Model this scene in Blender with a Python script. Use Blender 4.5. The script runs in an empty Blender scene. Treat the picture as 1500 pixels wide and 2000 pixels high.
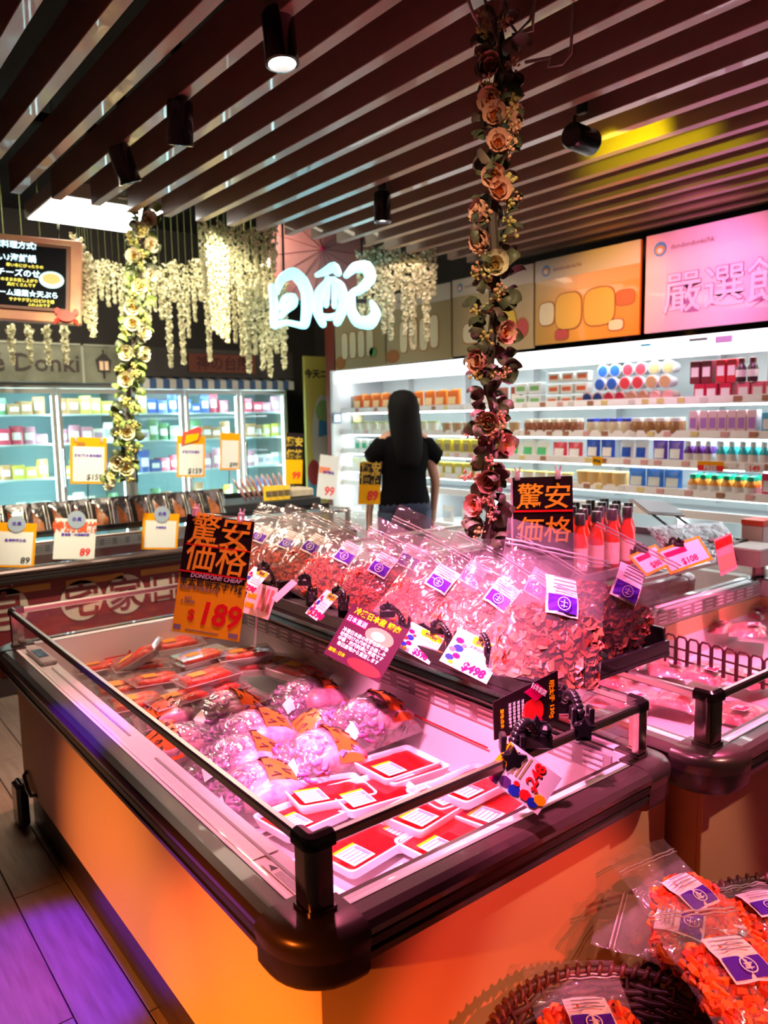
import bpy, math, random
from mathutils import Vector, Matrix, noise
random.seed(7)
C = bpy.context.scene.collection
SC = bpy.context.scene
V = Vector
PI = math.pi
# ------------------------------------------------------------------ camera
FPX = 1500.25
CR = V((0.7853148542, -0.6188545699, -0.0173089885))
CU = V((0.0891131156, 0.0853271677, 0.9923598778))
CF = V((0.6126495184, 0.7808574107, -0.1221567511))
CH = V((0, 0, 1.45))
cd = bpy.data.cameras.new('camera'); cam = bpy.data.objects.new('camera', cd); C.objects.link(cam)
cd.sensor_fit = 'VERTICAL'; cd.sensor_height = 36; cd.lens = FPX / 2000 * 36
cd.clip_start = 0.02; cd.clip_end = 60
cam.matrix_basis = Matrix(((CR.x, CU.x, -CF.x, 0), (CR.y, CU.y, -CF.y, 0), (CR.z, CU.z, -CF.z, 1.45), (0, 0, 0, 1)))
cd.dof.use_dof = True; cd.dof.focus_distance = 1.65; cd.dof.aperture_fstop = 27.0 / 6.0
SC.camera = cam
# ------------------------------------------------------------------ world, exposure, render look
w = bpy.data.worlds.new('world'); SC.world = w; w.use_nodes = True
w.node_tree.nodes['Background'].inputs[0].default_value = (1.0, .66, .48, 1)
w.node_tree.nodes['Background'].inputs[1].default_value = 0.085
SC.view_settings.view_transform = 'Standard'; SC.view_settings.look = 'None'
SC.view_settings.exposure = 1.0; SC.view_settings.gamma = 1.0; SC.view_settings.use_curve_mapping = False
cy = SC.cycles
cy.max_bounces = 7; cy.diffuse_bounces = 3; cy.glossy_bounces = 3; cy.transmission_bounces = 2
cy.transparent_max_bounces = 24; cy.caustics_reflective = False; cy.caustics_refractive = False
cy.sample_clamp_indirect = 3.0; cy.use_denoising = True; cy.use_adaptive_sampling = True; cy.adaptive_threshold = 0.03

def lamp(name, kind, loc, power, col, target=None, **k):
    d = bpy.data.lights.new(name, kind); d.energy = power; d.color = col
    for a, b in k.items(): setattr(d, a, b)
    o = bpy.data.objects.new(name, d); C.objects.link(o); o.location = loc
    if target is not None:
        o.rotation_euler = (V(target) - V(loc)).to_track_quat('-Z', 'Y').to_euler()
    return o
rad = math.radians
# ceiling spots over the island freezers (pink meat-counter lamps), warm and coloured spots on the aisles, a few added as fill
lamp('pink_spot', 'SPOT', (1.17, 1.90, 2.38), 170, (1, .24, .42), (1.02, 1.55, .6), spot_size=rad(58), spot_blend=.5, shadow_soft_size=.04)
lamp('pink_spot', 'SPOT', (.64, 1.0, 2.38), 285, (1, .24, .50), (1.20, 1.35, .6), spot_size=rad(38), spot_blend=.5, shadow_soft_size=.04)
lamp('pink_spot', 'SPOT', (1.62, .9, 2.38), 70, (1, .18, .45), (1.45, 1.35, .8), spot_size=rad(38), spot_blend=.5, shadow_soft_size=.04)
lamp('pink_spot', 'SPOT', (2.39, 1.0, 2.38), 260, (1, .16, .36), (2.30, 1.25, .6), spot_size=rad(60), spot_blend=.4, shadow_soft_size=.04)
lamp('pink_spot', 'SPOT', (-.3, .5, 2.38), 400, (1, .26, .50), (1.22, 1.42, .55), spot_size=rad(21), spot_blend=.5, shadow_soft_size=.04)  # added fill beside the freezer, brightens the basin wall under the rack
lamp('warm_spot', 'SPOT', (1.17, 2.56, 2.38), 110, (1, .55, .40), (.95, 2.45, .6), spot_size=rad(60), spot_blend=.6, shadow_soft_size=.04)
lamp('orange_spot', 'SPOT', (-3.4, .2, 2.3), 1500, (1, .22, .02), (.60, 1.15, .16), spot_size=rad(14.5), spot_blend=1.0, shadow_soft_size=.04)
lamp('orange_spot', 'SPOT', (-3.4, 1.5, 2.3), 600, (1, .32, .06), (.60, 1.95, .16), spot_size=rad(15), spot_blend=1.0, shadow_soft_size=.04)
lamp('red_spot', 'SPOT', (.70, -2.2, 2.40), 270, (1, .09, .06), (1.10, .95, .14), spot_size=rad(15.5), spot_blend=.5, shadow_soft_size=.02)
lamp('basket_spot', 'SPOT', (1.7, -.3, 2.40), 60, (1, .50, .42), (1.40, .60, .40), spot_size=rad(28), spot_blend=.4, shadow_soft_size=.03)
lamp('blue_spot', 'SPOT', (.30, 1.7, 2.40), 420, (.09, .0, 1), (.42, 2.02, 0), spot_size=rad(17), spot_blend=.5, shadow_soft_size=.03)
lamp('magenta_spot', 'SPOT', (.15, 1.8, 2.40), 26, (1, .06, .40), (.28, 2.15, 0), spot_size=rad(18), spot_blend=.7, shadow_soft_size=.03)
lamp('yellow_spot', 'SPOT', (2.50, 1.84, 2.40), 9, (.80, .95, .0), (3.1, 1.95, 2.56), spot_size=rad(80), spot_blend=.6, shadow_soft_size=.02)
lamp('garland_spot', 'SPOT', (.9, .7, 2.3), 22, (1, .66, .42), (1.55, 1.48, 1.8), spot_size=rad(50), spot_blend=.7, shadow_soft_size=.04)  # added warm fill that lifts the rose garland to peach
lamp('garland_spot', 'SPOT', (1.9, 3.7, 2.45), 22, (1, .93, .62), (2.05, 4.3, 2.1), spot_size=rad(80), spot_blend=.7, shadow_soft_size=.04)  # added fill for the wisteria cluster, no fixture here
lamp('garland_spot', 'SPOT', (1.17, 3.11, 2.40), 120, (1, .92, .62), (1.40, 3.62, 1.9), spot_size=rad(70), spot_blend=.6, shadow_soft_size=.04)
lamp('sign_spot', 'SPOT', (3.0, 1.8, 2.38), 26, (1, .25, .75), (3.95, 2.25, 2.10), spot_size=rad(60), spot_blend=.8, shadow_soft_size=.04)
lamp('sign_spot', 'SPOT', (3.0, 2.5, 2.38), 20, (1, .42, .04), (3.95, 2.80, 2.15), spot_size=rad(50), spot_blend=.8, shadow_soft_size=.04)
lamp('aisle_light', 'AREA', (1.2, 3.7, 2.44), 14, (1, .82, .62), (1.2, 3.9, 0), shape='RECTANGLE', size=1.6, size_y=.4)
lamp('aisle_light', 'AREA', (3.1, 3.0, 2.44), 8, (1, .74, .62), (3.1, 3.0, 0), shape='RECTANGLE', size=.6, size_y=2.0)
lamp('rear_light', 'AREA', (1.6, 5.2, 2.9), 22, (1, .90, .66), (2.0, 5.9, 1.2), shape='RECTANGLE', size=2.2, size_y=.4)

# ------------------------------------------------------------------ picture-ray helpers used to read real positions
def ray(x, y): return CR * (x - 750) - CU * (y - 1000) + CF * FPX
def az(x, y, z): d = ray(x, y); return CH + d * ((z - 1.45) / d.z)
def ax(x, y, X): d = ray(x, y); return CH + d * (X / d.x)
def ay(x, y, Y): d = ray(x, y); return CH + d * (Y / d.y)
def ad(x, y, D): return CH + ray(x, y) * (D / FPX)

# ------------------------------------------------------------------ materials
MATS = {}
def mat(name, col, rough=.5, metal=0, emit=None, strength=1, col2=None, scale=8, bump=0, bscale=60, stretch=(1, 1, 1), spec=.5, coat=0, alpha=1, trans=0, sub=0):
    if name in MATS: return MATS[name]
    m = bpy.data.materials.new(name); m.use_nodes = True; MATS[name] = m
    nt = m.node_tree; b = nt.nodes['Principled BSDF']
    b.inputs['Base Color'].default_value = (*col, 1); b.inputs['Roughness'].default_value = rough
    b.inputs['Metallic'].default_value = metal; b.inputs['Specular IOR Level'].default_value = spec
    b.inputs['Coat Weight'].default_value = coat
    if emit:
        b.inputs['Emission Color'].default_value = (*emit, 1); b.inputs['Emission Strength'].default_value = strength
    tc = mp = None
    if col2 or bump:
        tc = nt.nodes.new('ShaderNodeTexCoord'); mp = nt.nodes.new('ShaderNodeMapping'); mp.inputs['Scale'].default_value = stretch
        nt.links.new(tc.outputs['Object'], mp.inputs[0])
    if col2:
        n = nt.nodes.new('ShaderNodeTexNoise'); n.inputs['Scale'].default_value = scale; n.inputs['Detail'].default_value = 4
        nt.links.new(mp.outputs[0], n.inputs[0])
        r = nt.nodes.new('ShaderNodeValToRGB'); r.color_ramp.elements[0].position = .35; r.color_ramp.elements[1].position = .65
        r.color_ramp.elements[0].color = (*col, 1); r.color_ramp.elements[1].color = (*col2, 1)
        nt.links.new(n.outputs[0], r.inputs[0]); nt.links.new(r.outputs[0], b.inputs['Base Color'])
    if bump:
        n = nt.nodes.new('ShaderNodeTexNoise'); n.inputs['Scale'].default_value = bscale; n.inputs['Detail'].default_value = 3
        nt.links.new(mp.outputs[0], n.inputs[0])
        bp = nt.nodes.new('ShaderNodeBump'); bp.inputs['Strength'].default_value = bump; bp.inputs['Distance'].default_value = .01
        nt.links.new(n.outputs[0], bp.inputs['Height']); nt.links.new(bp.outputs[0], b.inputs['Normal'])
    return m
def film(name, tint=(1, 1, 1), base=.06, gain=.6, rough=.12, milk=.06, bump=.0, bscale=30, col=(1, 1, 1)):
    """thin clear sheet: see-through, fresnel gloss, a little milkiness"""
    if name in MATS: return MATS[name]
    m = bpy.data.materials.new(name); m.use_nodes = True; MATS[name] = m
    nt = m.node_tree; N = nt.nodes; L = nt.links
    N.remove(N['Principled BSDF']); out = N['Material Output']
    t = N.new('ShaderNodeBsdfTransparent'); t.inputs[0].default_value = (*tint, 1)
    g = N.new('ShaderNodeBsdfAnisotropic'); g.inputs['Roughness'].default_value = rough
    d = N.new('ShaderNodeBsdfDiffuse'); d.inputs[0].default_value = (*col, 1)
    lw = N.new('ShaderNodeLayerWeight'); lw.inputs[0].default_value = .25
    ma = N.new('ShaderNodeMath'); ma.operation = 'MULTIPLY_ADD'; ma.inputs[1].default_value = gain; ma.inputs[2].default_value = base
    L.new(lw.outputs['Facing'], ma.inputs[0])
    if bump:
        tc = N.new('ShaderNodeTexCoord'); n = N.new('ShaderNodeTexNoise'); n.inputs['Scale'].default_value = bscale
        n.inputs['Detail'].default_value = 2; n.inputs['Distortion'].default_value = 1.5
        L.new(tc.outputs['Object'], n.inputs[0]); bp = N.new('ShaderNodeBump'); bp.inputs['Strength'].default_value = bump
        bp.inputs['Distance'].default_value = .02; L.new(n.outputs[0], bp.inputs['Height'])
        L.new(bp.outputs[0], g.inputs['Normal']); L.new(bp.outputs[0], lw.inputs['Normal'])
    m1 = N.new('ShaderNodeMixShader'); m1.inputs[0].default_value = milk; L.new(t.outputs[0], m1.inputs[1]); L.new(d.outputs[0], m1.inputs[2])
    m2 = N.new('ShaderNodeMixShader'); L.new(ma.outputs[0], m2.inputs[0]); L.new(m1.outputs[0], m2.inputs[1]); L.new(g.outputs[0], m2.inputs[2])
    L.new(m2.outputs[0], out.inputs[0]); return m

# ------------------------------------------------------------------ mesh builder
class MB:
    def __init__(s): s.v = []; s.f = []; s.m = []
    def add(s, vs, fs, mi=0, M=None):
        o = len(s.v)
        s.v += [tuple(M @ V(p)) if M is not None else tuple(p) for p in vs]
        s.f += [[i + o for i in f] for f in fs]; s.m += [mi] * len(fs); return s
    def box(s, a, b, mi=0, M=None, bev=0):
        x0, y0, z0 = a; x1, y1, z1 = b
        if bev <= 0:
            vs = [(x0,y0,z0),(x1,y0,z0),(x1,y1,z0),(x0,y1,z0),(x0,y0,z1),(x1,y0,z1),(x1,y1,z1),(x0,y1,z1)]
            fs = [(3,2,1,0),(4,5,6,7),(0,1,5,4),(1,2,6,5),(2,3,7,6),(3,0,4,7)]
            return s.add(vs, fs, mi, M)
        c = bev; pts = []
        for z, i in ((z0, c), (z0 + c, 0), (z1 - c, 0), (z1, c)):
            pts.append([(x0+i+c,y0+i,z),(x1-i-c,y0+i,z),(x1-i,y0+i+c,z),(x1-i,y1-i-c,z),(x1-i-c,y1-i,z),(x0+i+c,y1-i,z),(x0+i,y1-i-c,z),(x0+i,y0+i+c,z)])
        return s.loft(pts, mi, M)
    def loft(s, rings, mi=0, M=None, caps=True, closed=True):
        n = len(rings[0]); vs = [p for r in rings for p in r]; fs = []
        for k in range(len(rings) - 1):
            for i in range(n if closed else n - 1):
                j = (i + 1) % n; fs.append((k*n+i, k*n+j, (k+1)*n+j, (k+1)*n+i))
        if caps: fs.append(tuple(reversed(range(n)))); fs.append(tuple((len(rings)-1)*n + i for i in range(n)))
        return s.add(vs, fs, mi, M)
    def lathe(s, prof, n=16, mi=0, M=None, caps=True, sx=1, sy=1):
        return s.loft([[(r*math.cos(2*PI*i/n)*sx, r*math.sin(2*PI*i/n)*sy, z) for i in range(n)] for r, z in prof], mi, M, caps)
    def tube(s, pts, r, n=6, mi=0, M=None):
        pts = [V(p) for p in pts]; rr = r if isinstance(r, (list, tuple)) else [r] * len(pts); rings = []; up = V((0, 0, 1))
        for i, p in enumerate(pts):
            t = (pts[min(i+1, len(pts)-1)] - pts[max(i-1, 0)]).normalized()
            a = t.cross(up)
            if a.length < .1: a = t.cross(V((1, 0, 0)))
            a.normalize(); up = a.cross(t); b = up
            rings.append([tuple(p + a*(rr[i]*math.cos(2*PI*k/n)) + b*(rr[i]*math.sin(2*PI*k/n))) for k in range(n)])
        return s.loft([list(reversed(q)) for q in rings], mi, M)
    def prism(s, poly, y0, y1, mi=0, M=None):
        """polygon in x,z given, thickness along y"""
        return s.loft([[(x, y1, z) for x, z in poly], [(x, y0, z) for x, z in poly]], mi, M)
    def grid(s, fn, nu, nv, mi=0, M=None):
        vs = [fn(i/nu, j/nv) for j in range(nv+1) for i in range(nu+1)]
        fs = [(j*(nu+1)+i, j*(nu+1)+i+1, (j+1)*(nu+1)+i+1, (j+1)*(nu+1)+i) for j in range(nv) for i in range(nu)]
        return s.add(vs, fs, mi, M)
    def ball(s, c, r, mi=0, n=8, sx=1, sy=1, sz=1, M=None):
        k = n // 2 + 1; T = Matrix.Translation(V(c))
        if M is not None: T = M @ T
        return s.loft([[(r*sx*math.sin(PI*(j+.02)/(k+.04))*math.cos(2*PI*i/n), r*sy*math.sin(PI*(j+.02)/(k+.04))*math.sin(2*PI*i/n), -r*sz*math.cos(PI*(j+.02)/(k+.04))) for i in range(n)] for j in range(k+1)], mi, T)
    def sweep(s, path, prof, mi=0):
        """path [(x,y,nx,ny)], prof [(out,z)]"""
        k = len(s.f); s.loft([[(x + nx*o, y + ny*o, z) for o, z in prof] for x, y, nx, ny in path], 0 if mi == 'cap' else mi)
        if mi == 'cap':
            n = len(prof)
            for q in range(k, len(s.f) - 2):
                if (q - k) % n in (0, 1, 2, 3): s.m[q] = 1
        return s
    def mesh(s, name, mats, smooth=False):
        me = bpy.data.meshes.new(name); me.from_pydata(s.v, [], s.f)
        for m in (mats if isinstance(mats, (list, tuple)) else [mats]): me.materials.append(m)
        me.polygons.foreach_set('material_index', s.m)
        if smooth: me.polygons.foreach_set('use_smooth', [True] * len(s.f))
        me.update(); return me
    def obj(s, name, mats, parent=None, smooth=False, M=None, auto=None):
        me = s.mesh(name, mats, smooth)
        if auto:
            me.polygons.foreach_set('use_smooth', [True] * len(s.f)); me.set_sharp_from_angle(angle=math.radians(auto))
        return link(name, me, parent, M)
def link(name, data, parent=None, M=None):
    o = bpy.data.objects.new(name, data); C.objects.link(o)
    if parent: o.parent = parent
    if M is not None: o.matrix_basis = M
    return o
def tag(o, label=None, cat=None, group=None, kind=None):
    if label: o['label'] = label
    if cat: o['category'] = cat
    if group: o['group'] = group
    if kind: o['kind'] = kind
    return o
def thing(name, label, cat, M=None, group=None):
    o = bpy.data.objects.new(name, None); C.objects.link(o); o.empty_display_size = .05
    if M is not None: o.matrix_basis = M if isinstance(M, Matrix) else Matrix.Translation(V(M))
    return tag(o, label, cat, group)
def kids(o): return [c for c in KID.get(o.name, [])]
KID = {}
def family(root):
    """remember the parts of a prototype"""
    allo = [o for o in C.objects if o.parent]
    for o in allo: KID.setdefault(o.parent.name, [])
    def rec(r):
        KID[r.name] = [o for o in allo if o.parent == r]
        for c in KID[r.name]: rec(c)
    rec(root); return root
def clone(src, M, label=None, group=None, mats=None):
    """copy a thing and copies of each of its parts and sub-parts"""
    def rec(s, par):
        c = s.copy(); C.objects.link(c)
        if par: c.parent = par
        for k in kids(s): rec(k, c)
        return c
    r = rec(src, None); r.matrix_basis = M if isinstance(M, Matrix) else Matrix.Translation(V(M))
    if label: r['label'] = label
    if group: r['group'] = group
    return r
def frame(BL, BR, TL):
    """matrix with x along BL-BR, z along BL-TL, origin at BL; also width and height"""
    BL, BR, TL = V(BL), V(BR), V(TL); x = (BR - BL); w_ = x.length; x.normalize()
    z = TL - BL; h_ = z.length; z = (z - x * z.dot(x)).normalized(); y = z.cross(x)
    return Matrix(((x.x, y.x, z.x, BL.x), (x.y, y.y, z.y, BL.y), (x.z, y.z, z.z, BL.z), (0, 0, 0, 1))), w_, h_
def rz(a): return Matrix.Rotation(a, 4, 'Z')
def T(*p): return Matrix.Translation(V(p))
def basis(o, x, up):
    """origin o, x axis x, z axis roughly up"""
    x = V(x).normalized(); z = V(up); z = (z - x * z.dot(x)).normalized(); y = z.cross(x)
    return Matrix(((x.x, y.x, z.x, o[0]), (x.y, y.y, z.y, o[1]), (x.z, y.z, z.z, o[2]), (0, 0, 0, 1)))
TXT = {}
def text(body, size, m, parent, x=0, z=0, y=-.002, bold=0, shear=0, align='CENTER', name='lettering', ext=.0004, flat=False, rot=0, sx=1):
    """lettering in the x,z plane facing -y"""
    key = (body, size, bold, shear, align, m.name, sx)
    if key not in TXT:
        c = bpy.data.curves.new(name, 'FONT'); c.body = body; c.size = size; c.offset = bold * size; c.shear = shear
        c.align_x = align; c.extrude = ext; c.resolution_u = 2; c.materials.append(m)
        o = bpy.data.objects.new(name, c); C.objects.link(o); dg = bpy.context.evaluated_depsgraph_get()
        me = bpy.data.meshes.new_from_object(o.evaluated_get(dg)); C.objects.unlink(o); bpy.data.objects.remove(o)
        if sx != 1: me.transform(Matrix.Scale(sx, 4, (1, 0, 0)))
        me.name = name; TXT[key] = me
    return link(name, TXT[key], parent, T(x, y, z) @ Matrix.Rotation(rot, 4, 'Y') @ Matrix.Rotation(PI/2, 4, 'X'))
ORD = 'first second third fourth fifth sixth seventh eighth ninth tenth eleventh twelfth thirteenth fourteenth fifteenth sixteenth seventeenth eighteenth nineteenth twentieth'.split() + ['twenty-' + q for q in 'first second third fourth fifth sixth seventh eighth ninth'.split()] + ['thirtieth', 'thirty-first', 'thirty-second']
def circ(cx, cz, rx, rzz, n=24, a0=0, a1=2*PI): return [(cx + rx*math.cos(a0+(a1-a0)*i/(n if a1-a0 > 6.2 else n-1)), cz + rzz*math.sin(a0+(a1-a0)*i/(n if a1-a0 > 6.2 else n-1))) for i in range(n)]

# palette
BLACK = mat('black_gloss', (.012, .011, .013), .22, coat=.4)
BLACKM = mat('black_matt', (.015, .014, .016), .6)
WHITE = mat('white_plastic', (.85, .84, .84), .35)
PAPER = mat('white_paper', (.80, .78, .76), .5, spec=.2)
ORANGE = mat('orange_card', (.95, .36, .005), .6, spec=.1)
YELLOW = mat('yellow_card', (1, .50, .002), .6, spec=.1)
RED = mat('red_ink', (.85, .01, .012), .45)
DKRED = mat('maroon', (.16, .012, .02), .5, col2=(.2, .02, .03), scale=3)
INK = mat('black_ink', (.02, .018, .02), .6)
PURPLE = mat('purple_ink', (.08, .015, .42), .6, spec=.1)
PINKINK = mat('pink_ink', (.62, .0, .09), .6, spec=.1)
GREY = mat('grey_ink', (.25, .24, .25), .6)
BLUE = mat('blue_ink', (.01, .03, .40), .6, spec=.1)
GLASS = film('clear_glass', base=.035, gain=.38, rough=.03, milk=.015)
CLEAR = film('clear_plastic', base=.07, gain=.5, rough=.08, milk=.05)
# ================================================================== SETTING
FLOORM = mat('floor_board', (.22, .13, .09), .38, col2=(.30, .19, .13), scale=6, stretch=(9, 1, 1), bump=.08, bscale=30)
FLOORM2 = mat('floor_board_grey', (.27, .20, .16), .38, col2=(.20, .14, .11), scale=5, stretch=(9, 1, 1), bump=.08, bscale=30)
FLOORM3 = mat('floor_board_dark', (.22, .14, .11), .4, col2=(.28, .19, .14), scale=5, stretch=(9, 1, 1), bump=.08, bscale=30)
flo = MB().box((-4, -3, -.06), (5.2, 7.2, -.008)).obj('floor', mat('floor_base', (.05, .03, .02), .7)); tag(flo, kind='structure')
pm = [MB().box((0, 0, -.0085), (.146, .896, 0), bev=.001).mesh('plank', m) for m in (FLOORM, FLOORM2, FLOORM3)]
k = 0
for i in range(-13, 7):
    off = random.random() * .9
    for j in range(0, 8):
        y = -.6 + j * .9 - off
        if -.7 < y + .45 < 5.2 and k < 290:
            link('plank', random.choice(pm), flo, T(i * .15, y, 0)); k += 1
tag(MB().box((.9, -3, -.0075), (5.2, 7.2, -.0015)).obj('floor_covering', FLOORM, flo), kind=None)
DARK = mat('dark_ceiling', (.008, .007, .008), .9)
ceil = tag(MB().box((-4, -3, 3.2), (5.2, 7.2, 3.3)).obj('ceiling', DARK), kind='structure')
SLAT = mat('slat_wood', (.30, .165, .12), .33, col2=(.34, .19, .14), scale=3, stretch=(6, .4, 6), bump=.02, bscale=80, coat=.35)
sl = MB().box((-.0225, -3.0, 2.5), (.0225, 3.93, 2.635), bev=.002).mesh('slat', SLAT)
for i in range(-15, 20):
    link('slat', sl, ceil, T(.60 + i * .1815 - .0, 0, 0))
for y in (-1.5, .4, 2.2, 3.55):
    link('slat_carrier', MB().box((-2.3, y-.02, 2.70), (4.2, y+.02, 2.74)).mesh('slat_carrier', DARK), ceil)
WALLD = mat('dark_wall', (.035, .03, .028), .8, col2=(.05, .04, .04), scale=2)
tag(MB().box((4.60, -3, -.01), (4.72, 7.2, 3.25)).obj('wall_right', WALLD), kind='structure')
tag(MB().box((-4, 7.0, -.01), (4.6, 7.12, 3.25)).obj('wall_back', WALLD), kind='structure')
tag(MB().box((-4.12, -3, -.01), (-4, 7.12, 3.25)).obj('wall_left', mat('warm_wall', (.35, .2, .14), .8)), kind='structure')
tag(MB().box((-4.12, -3.12, -.01), (4.72, -3, 3.25)).obj('wall_front', mat('warm_wall2', (.35, .2, .14), .8)), kind='structure')
# red-brown pillar with a small screen, and the yellow poster board beside it
pil = tag(MB().box((3.98, 5.76, 0), (4.14, 5.9, 2.62), bev=.004).obj('trim_1', mat('pillar_red', (.20, .035, .02), .5)), kind='structure')

# ================================================================== ISLAND FREEZERS
BRONZE = mat('bronze_bumper', (.10, .062, .060), .28, metal=.55, coat=.3)
BRONZED = mat('dark_bumper_rubber', (.018, .012, .014), .35, coat=.2)
RAILM = mat('rail_metal', (.55, .50, .46), .32, metal=1)
CHROME = mat('dark_chrome', (.36, .31, .29), .17, metal=1)
PANEL = mat('beige_panel', (.66, .42, .22), .55, col2=(.70, .42, .20), scale=2.5, stretch=(2, 2, .6), bump=.02, bscale=12)
BASIN = mat('basin_enamel', (.82, .78, .78), .25)
SLOTM = mat('grille_grey', (.30, .27, .28), .35)
PROF = [(-.03, 0.6201), (.030, 0.6201), (.047, 0.6260), (.052, 0.6423), (.046, 0.6467), (.052, 0.6512), (.052, 0.6645), (.044, 0.6689), (.056, 0.6734), (.058, 0.6852), (.050, 0.6948), (.036, 0.7000), (.010, 0.7004), (.010, 0.6956), (-.03, 0.6956)]
CAPP = [(-.03, 0.6038), (.036, 0.6038), (.052, 0.6097), (.059, 0.6230), (.060, 0.6556), (.064, 0.6734), (.063, 0.6852), (.055, 0.6948), (.041, 0.7011), (.006, 0.7022), (-.03, 0.7022)]
def rpath(x0, y0, sx, sy, r, ext, inset):
    """L path with rounded corner; corner point x0,y0; sx,sy = direction from corner into the box"""
    cx, cy_ = x0 + sx*r, y0 + sy*r; p = [(x0 + sx*(r+ext), y0, 0, -sy)]
    for i in range(9):
        a = PI/2 * i/8; p.append((cx - sx*r*math.sin(a), cy_ - sy*r*math.cos(a), -sx*math.sin(a), -sy*math.cos(a)))
    p.append((x0, y0 + sy*(r+ext), -sx, 0)); return p if sx*sy > 0 else list(reversed(p))
def island_freezer(x0, x1, y0, y1, label, panel, slots='x1', zfl=.47, panelname='panel', ex=0, ey=0):
    t = thing('island_freezer', label, 'freezer', ((x0+x1)/2, (y0+y1)/2, 0)); O = T(-(x0+x1)/2, -(y0+y1)/2, 0)
    g = .03; xb, yb = x1 + ex, y1 + ey
    for a, b in (((x0+g, y0+g+.012), (x0+g+.012, yb-g-.012)), ((xb-g-.012, y0+g+.012), (xb-g, yb-g-.012)), ((x0+g, y0+g), (xb-g, y0+g+.012)), ((x0+g, yb-g-.012), (xb-g, yb-g))):
        MB().box((*a, .15), (*b, .624), bev=.002).obj(panelname, panel, t, M=O)
    MB().box((x0+g+.02, y0+g+.02, .0), (xb-g-.02, yb-g-.02, .15)).box((x0+g+.008, y0+g+.008, .135), (xb-g-.008, yb-g-.008, .15)).obj('kick_plate', mat('kick_dark', (.035, .02, .025), .3, coat=.3), t, M=O)
    # basin: sloping enamel walls and a floor
    i0, i1 = .02, .05; L0 = x0+.065 if slots == 'x1' else x0+.03; ring = lambda d, z: [(L0+d, y0+.03+d, z), (x1-.03-d, y0+.03+d, z), (x1-.03-d, y1-.03-d, z), (L0+d, y1-.03-d, z)]
    mb = MB(); mb.loft([[(x0-.003, y0-.003, .697), (x1+.003, y0-.003, .697), (x1+.003, y1+.003, .697), (x0-.003, y1+.003, .697)], ring(0, .695), ring(.02, zfl)], caps=False)
    a = len(mb.v); mb.add(ring(.02, zfl), [(3, 2, 1, 0)]); mb.f = [f[::-1] for f in mb.f]
    mb.obj('basin', BASIN, t, M=O)
    rr = .042
    for sx, X in ((1, x0), (-1, x1)):
        for sy, Y in ((1, y0), (-1, y1)):
            q_ = .008 if ex and sx < 0 else rr
            MB().sweep(rpath(X, Y, sx, sy, q_, .065-q_, 0), CAPP if q_ == rr else [(o*.86, z) for o, z in CAPP], 'cap').obj('corner_cap', [BRONZE, BRONZED], t, auto=35, M=O)
            MB().sweep(rpath(X, Y, sx, sy, .012, .026, 0), [(-.012, .704), (-.012, .816), (.004, .816), (.004, .704)]).sweep(rpath(X, Y, sx, sy, .012, .030, 0), [(-.014, .702), (-.014, .712), (.007, .710), (.007, .702)]).obj('corner_post', CHROME, t, auto=35, M=O)
            MB().sweep(rpath(X, Y, sx, sy, .012, .031, 0), [(-.016, .808), (-.016, .828), (-.004, .832), (.005, .828), (.008, .822), (.008, .808)]).obj('post_cap', mat('cap_chrome', (.12, .10, .10), .15, metal=.9), t, auto=35, M=O)
    def side(pa, pb, n):
        c = .066; dx, dy = pb[0]-pa[0], pb[1]-pa[1]; l = math.hypot(dx, dy); dx /= l; dy /= l
        P = [(pa[0]+dx*c, pa[1]+dy*c, *n), (pb[0]-dx*c, pb[1]-dy*c, *n)]
        b = MB().sweep(P, PROF); 
        for q in range(len(b.f)-2): 
            if q in (1, 2, 3, 4, 5): b.m[q] = 1
        b.obj('bumper', [BRONZE, BRONZED], t, M=O)
        e = .04; P = [(pa[0]+dx*e, pa[1]+dy*e, *n), (pb[0]-dx*e, pb[1]-dy*e, *n)]
        MB().sweep(P, [(-.0055, .702), (-.0055, .812), (-.0015, .812), (-.0015, .702)]).obj('glass_pane', GLASS, t, M=O)
        MB().sweep(P, [(-.011, .810), (-.011, .822), (-.008, .826), (.001, .826), (.004, .822), (.004, .810), (.0005, .806), (-.0075, .806)]).obj('glass_rail', RAILM, t, M=O)
    side((x0, y1), (x0, y0), (-1, 0)); side((x0, y0), (x1, y0), (0, -1)); side((x1, y0), (x1, y1), (1, 0)); side((x1, y1), (x0, y1), (0, 1))
    # air grille along the inner wall: a band with raised bars and open slots
    n = 0; mb = MB(); ms = MB()
    if slots == 'x1':
        X = x1 - .036; mb.box((X-.010, y0+.06, .640), (X-.004, y1-.06, .688)); Y = y0 + .08
        while Y < y1 - .14:
            for z in (.648, .663, .678): ms.box((X-.0125, Y, z-.0035), (X-.0095, Y+.055, z+.0035))
            Y += .085
    else:
        Y = y1 - .036; mb.box((x0+.06, Y-.010, .640), (x1-.06, Y-.004, .688)); X = x0 + .08
        while X < x1 - .14:
            for z in (.648, .663, .678): ms.box((X, Y-.0125, z-.0035), (X+.055, Y-.0095, z+.0035))
            X += .085
    mb.obj('air_grille', SLOTM, t, M=O); tag(ms.obj('grille_slots', mat('slot_light', (.75, .72, .73), .4), t, M=O), kind='stuff')
    return t, O
f1, O1 = island_freezer(.57, 1.447, .92, 2.80, 'long open island freezer in the foreground with squid bags and red trays', PANEL, ex=.163, ey=.15)
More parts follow.
